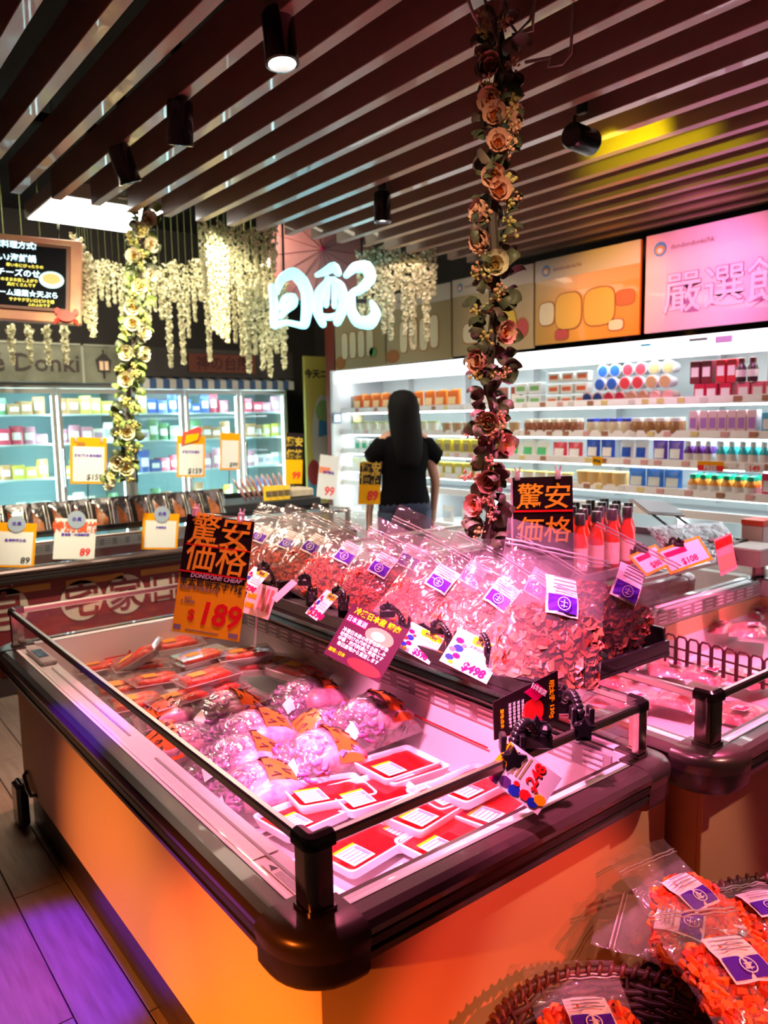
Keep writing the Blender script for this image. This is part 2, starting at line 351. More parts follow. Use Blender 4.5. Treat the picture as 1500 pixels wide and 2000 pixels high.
# thermometer display, groove, warning sticker and load line on the ledge, handle on the body
MB().box((.575, 1.12, .6975), (.630, 2.60, .6985)).obj('ledge', BASIN, f1, M=O1)
MB().box((.603, 1.0, .6986), (.609, 1.62, .6996)).box((.603, 1.78, .6986), (.609, 2.45, .6996)).obj('groove', SLOTM, f1, M=O1)
MB().box((.585, 2.48, .6985), (.632, 2.68, .712), bev=.003).obj('thermometer', mat('thermo_case', (.5, .42, .40), .3), f1, M=O1)
MB().box((.592, 2.54, .712), (.622, 2.64, .7135)).obj('thermometer_screen', mat('lcd', (.03, .06, .12), .15), f1, M=O1)
stk = MB().box((.583, .985, .6986), (.602, 1.10, .6992)).obj('warning_sticker', PAPER, f1, M=O1)
for i in range(5): MB().box((.586+i*.003, .99, .6993), (.5872+i*.003, 1.06, .6996)).obj('print_line', GREY, stk)
MB().add([(.586, 1.07, .6995), (.600, 1.07, .6995), (.593, 1.09, .6995)], [(0, 1, 2)]).obj('warning_triangle', INK, stk)
mb = MB(); mb.box((.86, 2.742, .600), (1.30, 2.744, .604)); mb.add([(.94, 2.740, .604), (.96, 2.740, .604), (.95, 2.740, .620)], [(0, 1, 2)]); mb.add([(1.20, 2.740, .604), (1.22, 2.740, .604), (1.21, 2.740, .620)], [(0, 1, 2)]); mb.obj('load_line', RED, f1, M=O1)
mb = MB(); mb.box((1.388, 1.35, .585), (1.391, 1.75, .589)); mb.obj('load_line', RED, f1, M=O1)
mb = MB().tube([(.599, 2.86, .215), (.585, 2.85, .205), (.583, 2.80, .175), (.585, 2.76, .165), (.599, 2.74, .17)], .007, 6); mb.obj('lift_hook', BLACK, f1, M=O1)
mb = MB(); mb.box((.560, 2.86, 0), (.60, 2.955, .165), bev=.012); mb.obj('foot_cover', BLACK, f1, M=O1)
ba = MB().box((1.37, 1.10, .475), (1.40, 1.14, .482)).box((1.12, 1.0, .56), (1.125, 1.005, .562))
f2, O2 = island_freezer(1.58, 3.46, .845, 1.66, 'second open island freezer at right with packed meat and a black wire divider', PANEL, slots='y1')
f3, O3 = island_freezer(2.2, 3.3, 1.92, 3.2, 'third island freezer standing behind the flower garland and the sauce bottles', mat('cream_panel', (.5, .45, .38), .5), slots='y1')
f4, O4 = island_freezer(-.9, 3.1, 4.33, 5.15, 'far island freezer with maroon panels and white characters across the aisle', DKRED, slots='y1')
# maroon front graphics: stripes, discs with characters
def fz(x, y): return ay(x, y, 4.352)
STRIPE = mat('ochre_stripe', (.45, .16, .03), .5)
for xa, xb in ((-.6, -.35), (-.28, .35), (.42, .72), (.8, 1.1), (1.18, 1.5), (1.6, 1.95), (2.05, 2.4)):
    for z in (.555,):
        MB().box((xa, 4.355, z), (xb, 4.3595, z+.035)).obj('stripe', STRIPE, f4, M=O4)
CREAM = mat('cream_print', (.55, .42, .36), .5)
for i, (x, y, ch) in enumerate(((160, 1172, '宅'), (245, 1160, '家'), (318, 1148, '日'), (10, 1190, '自'), (400, 1135, '本'), (70, 1183, '在'))):
    if i in (5,): continue
    p = ay(x, y, 4.358)
    if ch == '日':
        MB().box((p.x-.075, 4.355, p.z-.075), (p.x+.075, 4.3595, p.z+.075), bev=.002).obj('square_badge', CREAM, f4, M=O4)
        text('日', .17, DKRED, f4, p.x-1.1, p.z-.06, 4.352-4.74, bold=.02)
    else:
        d = MB().prism(circ(p.x, p.z, .115, .115), 4.355, 4.3595).obj('round_badge', CREAM, f4, M=O4)
        text(ch, .20, DKRED, d, p.x, p.z-.075, 4.353, bold=.02)

# ================================================================== RIGHT WALL MULTIDECK
MDW = mat('multideck_white', (.82, .83, .84), .4)
LED = mat('led_cool', (1, 1, 1), .5, emit=(.86, .97, 1), strength=18)
CANO = mat('glowing_canopy', (.9, .9, .9), .4, emit=(.92, .98, 1), strength=1.1)  # emissive cool white for the fascia face
md = thing('open_chiller', 'long white open chiller with stocked shelves along the right wall', 'chiller', (4.3, 3.5, 0))
OM = T(-4.3, -3.5, 0); Y0, Y1 = .9, 5.72
MB().box((4.50, Y0, .05), (4.57, Y1, 1.80)).obj('back_panel', mat('chiller_back', (.80, .86, .85), .5), md, M=OM)
MB().box((3.92, Y0, .0), (4.57, Y1, .42), bev=.01).box((3.90, Y0, .42), (3.95, Y1, .60), bev=.008).obj('base_cabinet', MDW, md, M=OM)
MB().box((3.95, Y0, .60), (4.50, Y1, .64)).obj('lower_deck', MDW, md, M=OM)
mb = MB(); mb.loft([[(3.98, y, 1.865), (4.57, y, 1.865), (4.57, y, 1.81), (4.08, y, 1.79), (3.96, y, 1.748)] for y in (Y1, Y0)]); mb.obj('canopy', MDW, md, M=OM)
mb = MB(); mb.loft([[(3.958, y, 1.75), (3.972, y, 1.865), (3.978, y, 1.865), (3.964, y, 1.75)] for y in (Y1, Y0)]); mb.obj('glowing_fascia', CANO, md, M=OM)
for i, y in enumerate((2.05, 2.12, 2.42)):
    pass
MB().box((3.953, 2.22, 1.832), (3.969, 2.32, 1.846)).obj('fascia_badge', mat('grey_badge', (.12, .16, .15), .5), md, M=OM)
MB().box((3.953, 2.56, 1.83), (3.967, 2.62, 1.842)).obj('fascia_badge', mat('cyan_badge', (.0, .35, .5), .5), md, M=OM)
MB().box((3.953, 2.08, 1.81), (3.966, 2.17, 1.845)).obj('fascia_notice', mat('lilac_badge', (.55, .4, .7), .5), md, M=OM)
MB().box((4.02, Y0+.02, 1.775), (4.06, Y1-.02, 1.787)).obj('light_strip', LED, md, M=OM)
SHZ = [1.537, 1.348, 1.182, 1.018, .90]
for n, z in enumerate(SHZ):
    MB().box((4.03, Y0+.01, z-.045), (4.50, Y1-.01, z-.03)).obj('shelf', MDW, md, M=OM)
    r = MB(); r.loft([[(4.0, y, z-.045), (4.03, y, z-.045), (4.03, y, z), (4.012, y, z)] for y in (Y1-.01, Y0+.01)]); r.obj('price_rail', mat('price_rail_white', (.82, .80, .80), .35), md, M=OM)
    MB().box((4.06, Y0+.03, z-.054), (4.09, Y1-.03, z-.0455)).obj('light_strip', mat('led_shelf', (1, 1, 1), .5, emit=(.85, .98, 1), strength=9), md, M=OM)
for y in (1.69, 2.41, 3.13, 3.85, 4.57, 5.29):
    MB().box((4.034, y-.006, .64), (4.498, y+.006, SHZ[4]-.06)).box((4.44, y-.012, .9), (4.498, y+.012, 1.79)).obj('divider', MDW, md, M=OM)
MB().box((3.93, Y1, 0), (4.57, Y1+.035, 1.87)).obj('end_wall', MDW, md, M=OM)
TICKC = [mat('ticket_white', (.9, .88, .85), .5), mat('ticket_pink', (.85, .45, .45), .5), mat('ticket_brown', (.45, .2, .12), .5), mat('ticket_yellow', (.9, .75, .3), .5)]
tks = [MB().box((3.996, -.022, -.034), (4.001, .022, -.006)).mesh('price_ticket', m) for m in TICKC]
for n, z in enumerate(SHZ[:4]):
    y = 1.4
    while y < 5.6:
        link('price_ticket', random.choice(tks), md, OM @ T(.004, y, z)); y += .085 + random.random() * .11

# ---- products: one builder per kind, then copies
def P_box(col, col2, w_, d_, h_, name='carton'):
    t = thing(name, 'x', 'carton'); a = mat('pk_%.2f_%.2f_%.2f' % col, col, .35); b = mat('pk_%.2f_%.2f_%.2f' % col2, col2, .35)
    MB().box((-w_/2, 0, 0), (w_/2, d_, h_), bev=.002).obj('body', a, t)
    MB().box((-w_*.36, -.001, h_*.3), (w_*.36, .0005, h_*.72)).obj('printed_label', b, t); return family(t)
def P_cup(col, col2, r, h_, tilt=False):
    t = thing('cup', 'x', 'cup'); a = mat('pk_%.2f_%.2f_%.2f' % col, col, .35); b = mat('pk_%.2f_%.2f_%.2f' % col2, col2, .3)
    MB().lathe([(r*.72, 0), (r*.95, h_*.9)], 14).obj('body', a, t, auto=40); MB().lathe([(r, h_*.9), (r*1.02, h_*.93), (r, h_), (r*.8, h_)], 14).obj('lid', b, t, auto=40); return family(t)
def P_facecup(col, col2, r):
    """tub lying on its side, lid to the front"""
    t = thing('tub', 'x', 'tub'); a = mat('pk_%.2f_%.2f_%.2f' % col, col, .35); b = mat('pk_%.2f_%.2f_%.2f' % col2, col2, .3); Q = T(0, 0, r) @ Matrix.Rotation(-PI/2, 4, 'X')
    MB().lathe([(r, .0), (r, .012), (r*.93, .014), (r*.75, .09)], 16, M=Q).obj('body', b, t, auto=40)
    MB().lathe([(r*.80, -.004), (r*.86, -.001), (r*.86, .001)], 16, M=Q).obj('lid', a, t, auto=40); return family(t)
def P_bottle(col, cap, r, h_):
    t = thing('bottle', 'x', 'bottle'); a = mat('pk_%.2f_%.2f_%.2f' % col, col, .2); b = mat('pk_%.2f_%.2f_%.2f' % cap, cap, .35)
    MB().lathe([(r*.9, 0), (r, h_*.05), (r, h_*.58), (r*.55, h_*.76), (r*.5, h_*.80)], 12).obj('body', a, t, auto=50)
    MB().lathe([(r*.62, h_*.79), (r*.62, h_*.98), (r*.5, h_)], 12).obj('cap', b, t, auto=40)
    MB().lathe([(r*1.02, h_*.2), (r*1.02, h_*.5)], 12, caps=False).obj('printed_label', mat('lab_white', (.85, .82, .8), .4), t, smooth=True); return family(t)
def P_pouch(col, col2, w_, h_, d_=.04):
    t = thing('pouch', 'x', 'pouch'); a = mat('pk_%.2f_%.2f_%.2f' % col, col, .25); b = mat('pk_%.2f_%.2f_%.2f' % col2, col2, .3)
    f = lambda s: (lambda u, v: ((u-.5)*w_, d_*.5 + s*d_*.5*(max(0, math.sin(PI*u))**.5)*(1-v**2)*.999, v*h_))
    MB().grid(f(-1), 6, 5).grid(f(1), 6, 5).obj('body', a, t, smooth=True)
    MB().grid(lambda u, v: ((u-.5)*w_*.66, d_*.5 - d_*.5*(max(0, math.sin(PI*(.17+.66*u)))**.5)*(1-(.25+.4*v)**2) - .002, (.25+.4*v)*h_), 4, 2).obj('printed_label', b, t); return family(t)
def P_jar(col, cap, r, h_):
    t = thing('jar', 'x', 'jar'); a = mat('pk_%.2f_%.2f_%.2f' % col, col, .15); b = mat('pk_%.2f_%.2f_%.2f' % cap, cap, .3)
    MB().lathe([(r*.92, 0), (r, .006), (r, h_*.74), (r*.86, h_*.8)], 12).obj('body', a, t, auto=50)
    MB().lathe([(r*.93, h_*.8), (r*.93, h_*.99), (r*.85, h_)], 12).obj('lid', b, t, auto=40); return family(t)
PROTO_USED = set()
def put(src, M, label, group, cat=None):
    if src.name in PROTO_USED: o = clone(src, M)
    else: PROTO_USED.add(src.name); o = src; o.matrix_basis = M
    o['label'] = label; o['group'] = group
    if cat: o['category'] = cat
    return o
FACE = rz(-PI/2)   # product front (-y) turned to -x
def row(src, z, ya, yb, step, label, group, x=4.035, rows=1, dx=.07, stack=1, dz=0, jit=.004, xf=None):
    step *= 1.34; n = max(1, round((yb - ya) / step))
    for s_ in range(stack):
        for r_ in range(rows):
            for q in range(n):
                lab = '%s from the left%s: %s' % (ORD[n-1-q], (', ' + ('front', 'second', 'third')[r_] + ' row') if rows > 1 else (', ' + ('bottom', 'middle', 'top')[s_] + ' tier') if stack > 1 else '', label)
                put(src, T(x + r_*dx + s_*.004, ya + r_*.004 + q*step + random.uniform(-jit, jit), z + s_*dz*1.38) @ FACE @ Matrix.Diagonal((1.34, 1.1, 1.38, 1)), lab, group)
WHT = (.88, .88, .86)
z1, z2, z3, z4, z5 = SHZ
# bay nearest the picture's right edge
row(P_box((.55, .01, .06), WHT, .05, .06, .07), z1-.03, 2.15, 2.40, .056, 'red carton in the lower tier of the top chiller shelf', 'red cartons on the top chiller shelf')
row(P_box((.85, .16, .25), WHT, .05, .06, .07), z1-.03, 1.60, 2.13, .056, 'pink carton in the lower tier of the top chiller shelf', 'pink cartons on the top chiller shelf')
row(P_box((.18, .01, .03), WHT, .045, .05, .09), z1+.068, 2.26, 2.40, .05, 'dark maroon carton standing on the red cartons', 'maroon cartons on the top chiller shelf')
row(P_box((.65, .02, .05), WHT, .040, .05, .09), z1+.068, 2.12, 2.25, .045, 'bright red carton standing on the pink cartons', 'bright red cartons on the top chiller shelf')
row(P_bottle((.06, .03, .04), (.15, .02, .03), .02, .09), z1+.068, 2.0, 2.11, .05, 'dark small bottle standing on the pink cartons', 'dark bottles on the top chiller shelf')
row(P_box((.9, .5, .25), WHT, .045, .05, .085), z1+.068, 1.70, 1.99, .05, 'peach carton standing on the pink cartons', 'peach cartons on the top chiller shelf')
row(P_box((.88, .62, .68), (.45, .2, .6), .037, .05, .10), z2-.03, 2.0, 2.40, .0405, 'slim pink and white carton on the second chiller shelf', 'slim pink and white cartons')
row(P_box((.1, .45, .65), WHT, .05, .05, .09), z2-.03, 1.70, 1.98, .054, 'blue carton beside the slim pink and white cartons', 'blue cartons on the second chiller shelf')
row(P_bottle((.14, .03, .26), (.8, .8, .85), .020, .10), z3-.03, 2.23, 2.40, .043, 'purple bottle on the third chiller shelf', 'purple bottles', rows=2, dx=.05)
row(P_bottle((.05, .5, .55), (.75, .85, .85), .020, .10), z3-.03, 1.75, 2.22, .043, 'turquoise bottle on the third chiller shelf', 'turquoise bottles', rows=2, dx=.05)
row(P_bottle((.85, .35, .05), (.0, .42, .25), .023, .085), z4-.03, 1.99, 2.41, .049, 'orange bottle on the fourth chiller shelf', 'orange bottles with green caps', rows=3, dx=.052)
row(P_box((.75, .03, .12), WHT, .05, .05, .10), z4-.03, 1.75, 1.96, .055, 'crimson carton at the end of the green-capped bottles', 'crimson cartons on the fourth shelf')
# middle bay
for i, (c1, y, n) in enumerate((((.03, .13, .6), 2.88, 2), ((.7, .05, .08), 2.70, 2), ((.62, .42, .2), 2.52, 2))):
    s = P_facecup(c1, (.8, .82, .85), .041)
    nm = ('blue', 'red', 'tan')[i]
    for q in range(2):
        for tier in range(2):
            put(s, T(4.05+.03*tier, y + q*.088, z1+.052+.082*tier) @ FACE, '%s lidded tub in the %s stacked tier, %s one' % (nm, ('middle', 'top')[tier], ('right', 'left')[q]), nm+' tubs in the upper tiers')
for i, (c1, y, nm) in enumerate((((.01, .03, .14), 2.99, 'navy'), ((.42, .01, .04), 2.83, 'crimson'), ((.45, .2, .12), 2.67, 'brown'), ((.75, .35, .35), 2.51, 'rose'))):
    s = P_facecup(c1, (.55, .35, .3), .038)
    for q in range(2): put(s, T(4.033, y + q*.079 - .02, z1-.03) @ FACE, nm+' tub at the front edge of the top chiller shelf, %s one' % ('right', 'left')[q], nm+' tubs at the shelf front')
row(P_box((.75, .78, .72), (.65, .12, .04), .07, .05, .045), z1-.03, 3.10, 3.42, .085, 'pale tray with red strip on the top shelf', 'pale trays with red strips', stack=3, dz=.055)
row(P_box((.80, .84, .84), (.2, .45, .15), .08, .05, .055), z1-.03, 3.48, 3.68, .095, 'white and green tray beyond the red strip trays', 'white and green trays', stack=2, dz=.06)
row(P_jar((.35, .18, .07), (.85, .84, .8), .026, .075), z2-.03, 2.44, 2.75, .062, 'brown jar on the second chiller shelf', 'brown jars on the second shelf', rows=2, dx=.06)
row(P_jar((.70, .60, .40), (.06, .08, .55), .026, .075), z2-.03, 2.76, 3.10, .062, 'cream jar on the second chiller shelf', 'cream jars with blue lids', rows=2, dx=.06)
row(P_jar((.30, .10, .05), (.75, .68, .55), .024, .075), z2-.03, 3.14, 3.60, .058, 'dark red jar on the second chiller shelf', 'dark red jars', rows=2, dx=.055)
row(P_pouch((.02, .08, .50), WHT, .075, .10), z3-.03, 2.90, 3.10, .085, 'deep blue pouch on the third chiller shelf', 'deep blue pouches')
row(P_pouch((.85, .86, .9), (.02, .08, .5), .07, .105), z3-.03, 2.66, 2.88, .075, 'white pouch with blue print on the third chiller shelf', 'white pouches with blue print')
row(P_pouch((.16, .06, .45), WHT, .07, .10), z3-.03, 2.44, 2.65, .075, 'violet pouch on the third chiller shelf', 'violet pouches')
row(P_cup((.75, .5, .2), (.85, .62, .25), .032, .075), z4-.03, 2.80, 3.12, .068, 'golden cup on the fourth chiller shelf', 'golden cups', rows=2, dx=.07)
row(P_pouch((.05, .22, .75), (.7, .75, .7), .085, .095), z4-.03, 2.45, 2.78, .088, 'bright blue pouch on the fourth chiller shelf', 'bright blue pouches')
# bays behind the garland and the woman
row(P_pouch((.85, .85, .75), (.1, .55, .2), .085, .09), z3-.03, 3.42, 3.80, .095, 'white pouch with green print on the third chiller shelf', 'white pouches with green print')
row(P_pouch((.75, .05, .08), WHT, .085, .085), z3-.03, 3.15, 3.40, .09, 'red pouch on the third chiller shelf', 'red pouches')
row(P_cup((.85, .8, .7), (.8, .75, .2), .034, .06), z4-.03, 3.2, 3.85, .08, 'cream cup with yellow lid on the fourth chiller shelf', 'cream cups with yellow lids')
row(P_pouch((.60, .12, .02), (.9, .6, .3), .09, .10), z1-.03, 4.3, 5.65, .10, 'orange pouch on the top chiller shelf', 'orange pouches on the top shelf')
row(P_pouch((.75, .28, .05), (.5, .05, .02), .08, .11), z1-.03, 4.35, 5.65, .11, 'amber pouch at the back of the top shelf', 'amber pouches on the top shelf', x=4.12)
row(P_pouch((.25, .05, .03), (.8, .7, .6), .08, .10), z1-.03, 3.66, 4.25, .10, 'dark brown pouch on the top chiller shelf', 'dark brown pouches on the top shelf')
row(P_cup((.84, .82, .70), (.45, .55, .15), .04, .07), z2-.03, 4.5, 5.65, .095, 'white tub with olive lid on the second chiller shelf', 'white tubs with olive lids')
row(P_cup((.50, .32, .16), (.80, .8, .75), .035, .065), z2-.03, 3.66, 4.45, .085, 'caramel cup with white lid on the second chiller shelf', 'caramel cups')
row(P_box((.80, .82, .75), (.0, .45, .2), .06, .05, .08), z3-.03, 4.6, 5.65, .075, 'white carton with green label on the third chiller shelf', 'white cartons with green labels')
row(P_box((.62, .52, .03), (.25, .15, .05), .06, .05, .09), z3-.03, 3.84, 4.55, .075, 'mustard yellow carton on the third chiller shelf', 'mustard cartons')
row(P_pouch((.85, .84, .55), WHT, .08, .08), z4-.03, 4.6, 5.65, .09, 'pale yellow pouch on the fourth chiller shelf', 'pale yellow pouches')
row(P_box((.55, .45, .03), (.8, .8, .75), .07, .05, .08), z4-.03, 3.9, 4.55, .08, 'olive yellow carton on the fourth chiller shelf', 'olive yellow cartons')
row(P_pouch((.86, .87, .85), (.6, .7, .8), .09, .09), .64, 2.2, 5.6, .16, 'white pack lying low on the chiller deck', 'white packs on the lower deck', x=4.02)
def price_show(y, z, w_, h_, face, body, ink, label, x=3.985, size=.03):
    t = thing('shelf_sign', label, 'sign', T(x, y, z) @ FACE); MB().box((-w_/2, 0, 0), (w_/2, .0015, h_)).obj('card', face, t)
    if body: text(body, size, ink, t, 0, h_/2-size*.36, -.001, bold=.02)
    return t
t = price_show(2.19, z3-.052, .15, .052, ORANGE, None, RED, 'red FREE sign with orange top on the third chiller shelf rail')
MB().box((-.075, -.001, 0), (.075, .0, .030)).obj('red_band', RED, t); text('FREE', .036, PAPER, t, 0, .004, -.0022, bold=.03)
price_show(2.93, z3-.05, .075, .055, YELLOW, '特價', INK, 'small yellow sign on the third chiller shelf rail under the blue pouches', size=.028)
price_show(1.95, z3-.048, .10, .04, PAPER, '149', RED, 'small white sign with red price right of the FREE sign', size=.04)

# ================================================================== POSTERS OVER THE CHILLER
def sign_panel(ya, yb, zb, zt, label, face, x=3.955):
    """panel in the y,z plane facing -x; local x runs from the far end towards the camera"""
    t = thing('sign_panel', label, 'sign', T(x, yb, zb) @ FACE); w_ = yb - ya; h_ = zt - zb
    MB().box((0, 0, 0), (w_, .02, h_), bev=.002).obj('board', face, t)
    return t, w_, h_
def gradmat(name, a, b, ax_='X', size=1.0, c=None):
    if name in MATS: return MATS[name]
    m = mat(name, a, .3, coat=.3); nt = m.node_tree; tc = nt.nodes.new('ShaderNodeTexCoord'); sp = nt.nodes.new('ShaderNodeSeparateXYZ'); r = nt.nodes.new('ShaderNodeMapRange')
    n = nt.nodes.new('ShaderNodeTexNoise'); n.inputs['Scale'].default_value = 2.5
    r.inputs['From Max'].default_value = size; nt.links.new(tc.outputs['Object'], sp.inputs[0]); nt.links.new(sp.outputs[ax_], r.inputs[0])
    cr = nt.nodes.new('ShaderNodeValToRGB'); cr.color_ramp.elements[0].color = (*a, 1); cr.color_ramp.elements[1].color = (*b, 1)
    if c: e = cr.color_ramp.elements.new(.5); e.color = (*c, 1)
    nt.links.new(r.outputs[0], cr.inputs[0]); nt.links.new(cr.outputs[0], nt.nodes['Principled BSDF'].inputs['Base Color']); return m
def logo(t, x, z, s, dark):
    g = MB().prism(circ(x, z, s, s), -.002, 0).obj('logo_disc', mat('logo_blue', (.1, .3, .6), .4), t)
    MB().prism(circ(x, z-.1*s, s*.72, s*.6, 16), -.0035, -.002).obj('logo_mark', mat('logo_orange', (.85, .3, .05), .4), g)
    MB().prism(circ(x, z-.2*s, s*.42, s*.36, 16), -.005, -.0035).obj('logo_mark', PAPER, g)
    text('dondondonki/hk', s*.95, dark, t, x+s*1.6, z-s*.3, -.001, align='LEFT', bold=.01)
SGR = mat('sign_grey', (.25, .1, .12), .5)
t, w_, h_ = sign_panel(1.45, 2.60, 1.90, 2.437, 'pink lit sign board with big outlined characters above the chiller', gradmat('pink_board', (.90, .45, .48), (.92, .35, .60), 'X', .9, (.95, .55, .80)))
logo(t, .09, h_-.085, .040, SGR)
for i in range(9): MB().box((.12+i*.115, -.0012, .06), (.123+i*.115, -.0002, .36)).obj('grid_line', mat('pale_line', (.9, .65, .7), .5), t)
PKO = mat('pink_outline', (.45, .12, .35), .5); PKF = mat('pink_fill', (.95, .62, .85), .5)
text('嚴選飲料', .235, PKO, t, .585, .115, -.002, bold=.022, ext=.0004); text('嚴選飲料', .235, PKF, t, .585, .115, -.004, bold=.006, ext=.0004)
t, w_, h_ = sign_panel(2.635, 3.41, 1.90, 2.43, 'orange sign board with bread drawings above the chiller', gradmat('orange_board', (.50, .28, .05), (.95, .22, .0), 'X', .8, (.80, .34, .02)))
MB().box((0, -.001, h_-.13), (w_, -.0002, h_)).obj('white_strip', mat('cream_strip', (.62, .52, .42), .4), t); logo(t, .09, h_-.07, .035, SGR)
LN = mat('brown_outline', (.35, .12, .02), .5); BRD = mat('bread_print', (.72, .42, .05), .5); CRM = mat('cream_print2', (.75, .65, .42), .5)
def blob(t, x, z, a, b, fill, n=20, sq=.6, name='drawing'):
    def se(k): 
        return [(x + (a+k)*(abs(math.cos(2*PI*i/n))**sq)*math.copysign(1, math.cos(2*PI*i/n)), z + (b+k)*(abs(math.sin(2*PI*i/n))**sq)*math.copysign(1, math.sin(2*PI*i/n))) for i in range(n)]
    o = MB().prism(se(.008), -.003, -.001).obj(name, LN, t); MB().prism(se(0), -.0045, -.003).obj('drawing_fill', fill, o)
blob(t, .27, .19, .10, .11, BRD); blob(t, .50, .19, .11, .11, BRD); blob(t, .10, .19, .06, .07, CRM)
blob(t, .68, .22, .06, .04, mat('melon', (.8, .12, .02), .5)); blob(t, .22, .05, .05, .03, mat('berry', (.5, .05, .05), .5)); blob(t, .62, .07, .05, .03, CRM)
t, w_, h_ = sign_panel(3.425, 4.19, 1.885, 2.425, 'cream sign board with a yellow fruit drawing half hidden by the garland', gradmat('cream_board', (.40, .30, .16), (.50, .36, .18), 'X', .8))
MB().box((0, -.001, h_-.12), (w_, -.0002, h_)).obj('white_strip', mat('cream_strip', (.62, .52, .42), .4), t); logo(t, .08, h_-.06, .03, SGR)
blob(t, .55, .17, .07, .12, mat('fruit_yellow', (.65, .45, .03), .5), sq=1); blob(t, .67, .14, .05, .06, mat('berry', (.5, .05, .05), .5), sq=1); blob(t, .2, .15, .09, .07, CRM)
t, w_, h_ = sign_panel(4.21, 4.97, 1.875, 2.42, 'cream sign board with soy milk bottles drawn on it left of the garland', gradmat('cream_board2', (.42, .34, .20), (.36, .26, .12), 'X', .8))
MB().box((0, -.001, h_-.12), (w_, -.0002, h_)).obj('white_strip', mat('cream_strip', (.62, .52, .42), .4), t); MB().box((.02, -.002, h_-.10), (.13, -.001, h_-.03)).obj('emblem', CRM, t)
text('dondondonki', .04, SGR, t, .16, h_-.075, -.002, align='LEFT')
for i in range(4): blob(t, .22+i*.12, .20+.01*(i % 2), .045, .12, CRM, sq=.5)
blob(t, .08, .06, .08, .045, mat('soup', (.35, .12, .02), .5), sq=1)
t, w_, h_ = sign_panel(4.99, 5.70, 1.87, 2.42, 'cream sign board with bottle drawings beside the red brown pillar', MATS['cream_board2'])
for i in range(4): blob(t, .15+i*.12, .20, .045, .11, CRM, sq=.5)
blob(t, .55, .12, .05, .04, mat('leafy', (.1, .3, .08), .5), sq=1); blob(t, .08, .06, .07, .05, mat('soup', (.35, .12, .02), .5), sq=1)
# ================================================================== GLASS-DOOR FREEZERS AT THE BACK
YB = 6.30
FR = mat('freezer_frame', (.50, .50, .46), .3, metal=.6); BLUEIN = mat('freezer_inside', (.45, .72, .76), .5)
COOL = mat('led_cyan', (1, 1, 1), .5, emit=(.70, .97, 1), strength=12)
DGL = film('door_glass', tint=(.90, .98, .98), base=.03, gain=.3, rough=.04, milk=.02)
ordw = ['first', 'second', 'third', 'fourth', 'fifth', 'sixth', 'seventh']
def upright(xs, label, header):
    x0, x1 = xs[0], xs[-1]; t = thing('upright_freezer', label, 'freezer', ((x0+x1)/2, YB+.35, 0)); O = T(-(x0+x1)/2, -YB-.35, 0)
    MB().box((x0, YB+.60, 0), (x1, YB+.65, 2.0)).obj('back_panel', BLUEIN, t, M=O)
    MB().box((x0, YB+.03, 0), (x1, YB+.62, .22)).box((x0, YB, 0), (x1, YB+.03, .20)).obj('base', FR, t, M=O)
    MB().box((x0, YB+.03, 1.72), (x1, YB+.62, 2.0)).obj('top', FR, t, M=O)
    for x in xs[0::len(xs)-1]: MB().box((x-.012, YB+.03, .2), (x+.012, YB+.6, 1.72)).obj('side_panel', FR, t, M=O)
    for z in (.42, .72, 1.02, 1.29, 1.52):
        MB().box((x0+.02, YB+.10, z-.012), (x1-.02, YB+.58, z)).obj('shelf', mat('wire_shelf', (.62, .78, .80), .35), t, M=O)
    for a, b in zip(xs[:-1], xs[1:]):
        d = MB().box((a+.006, YB, .21), (a+.034, YB+.028, 1.715)).box((b-.034, YB, .21), (b-.006, YB+.028, 1.715)).box((a+.034, YB, .21), (b-.034, YB+.028, .25)).box((a+.034, YB, 1.68), (b-.034, YB+.028, 1.715)).obj('door', FR, t, M=O)
        MB().box((a+.034, YB+.012, .25), (b-.034, YB+.016, 1.68)).obj('pane', DGL, d)
        MB().tube([(a+.02 if a > x0+.1 or True else b, YB-.03, .95), (a+.02, YB-.03, 1.25)], .008, 6).box((a+.014, YB-.03, .96), (a+.026, YB, .975)).box((a+.014, YB-.03, 1.225), (a+.026, YB, 1.24)).obj('handle', CHROME, d)
        MB().box((a+.008, YB+.05, .28), (a+.030, YB+.065, 1.66)).obj('light_tube', COOL, t, M=O); MB().box((b-.030, YB+.05, .28), (b-.008, YB+.065, 1.66)).obj('light_tube', COOL, t, M=O)
        MB().box((a+.05, YB+.06, 1.685), (b-.05, YB+.09, 1.70)).obj('light_tube', COOL, t, M=O)
    return t, O
ua, OA = upright([.68, 1.20, 1.735, 2.275], 'glass-door freezer under the grey Café sign at left', 1)
ub, OB = upright([2.30, 2.79, 3.325, 3.81], 'glass-door freezer under the blue and white striped awning', 2)
# cafe sign above the first freezer
cs = thing('cafe_sign', 'grey-green stone look sign reading Café Donki with a lantern picture', 'sign', (.62, YB-.062, 1.76))
CSM = mat('sign_stone', (.13, .13, .09), .5, col2=(.22, .22, .16), scale=6); LETT = mat('sign_dark', (.04, .025, .02), .6)
MB().box((0, 0, 0), (1.70, .06, .30), bev=.004).obj('board', CSM, cs)
MB().box((1.30, -.006, .0), (1.32, .0, .30)).obj('board_seam', mat('seam', (.35, .35, .28), .5), cs); MB().box((0, -.006, .285), (1.70, 0, .30)).obj('board_edge', MATS['seam'], cs)
text('Café Donki', .185, LETT, cs, .84, .085, -.004, bold=.012, sx=1.05)
lp = MB().loft([[(1.47+a*.045, -.008+b*.004, .09) for a, b in ((-1, -1), (1, -1), (1, 1), (-1, 1))], [(1.47+a*.062, -.008+b*.004, .18) for a, b in ((-1, -1), (1, -1), (1, 1), (-1, 1))], [(1.47+a*.015, -.008+b*.004, .225) for a, b in ((-1, -1), (1, -1), (1, 1), (-1, 1))]]).obj('lantern_print', LETT, cs)
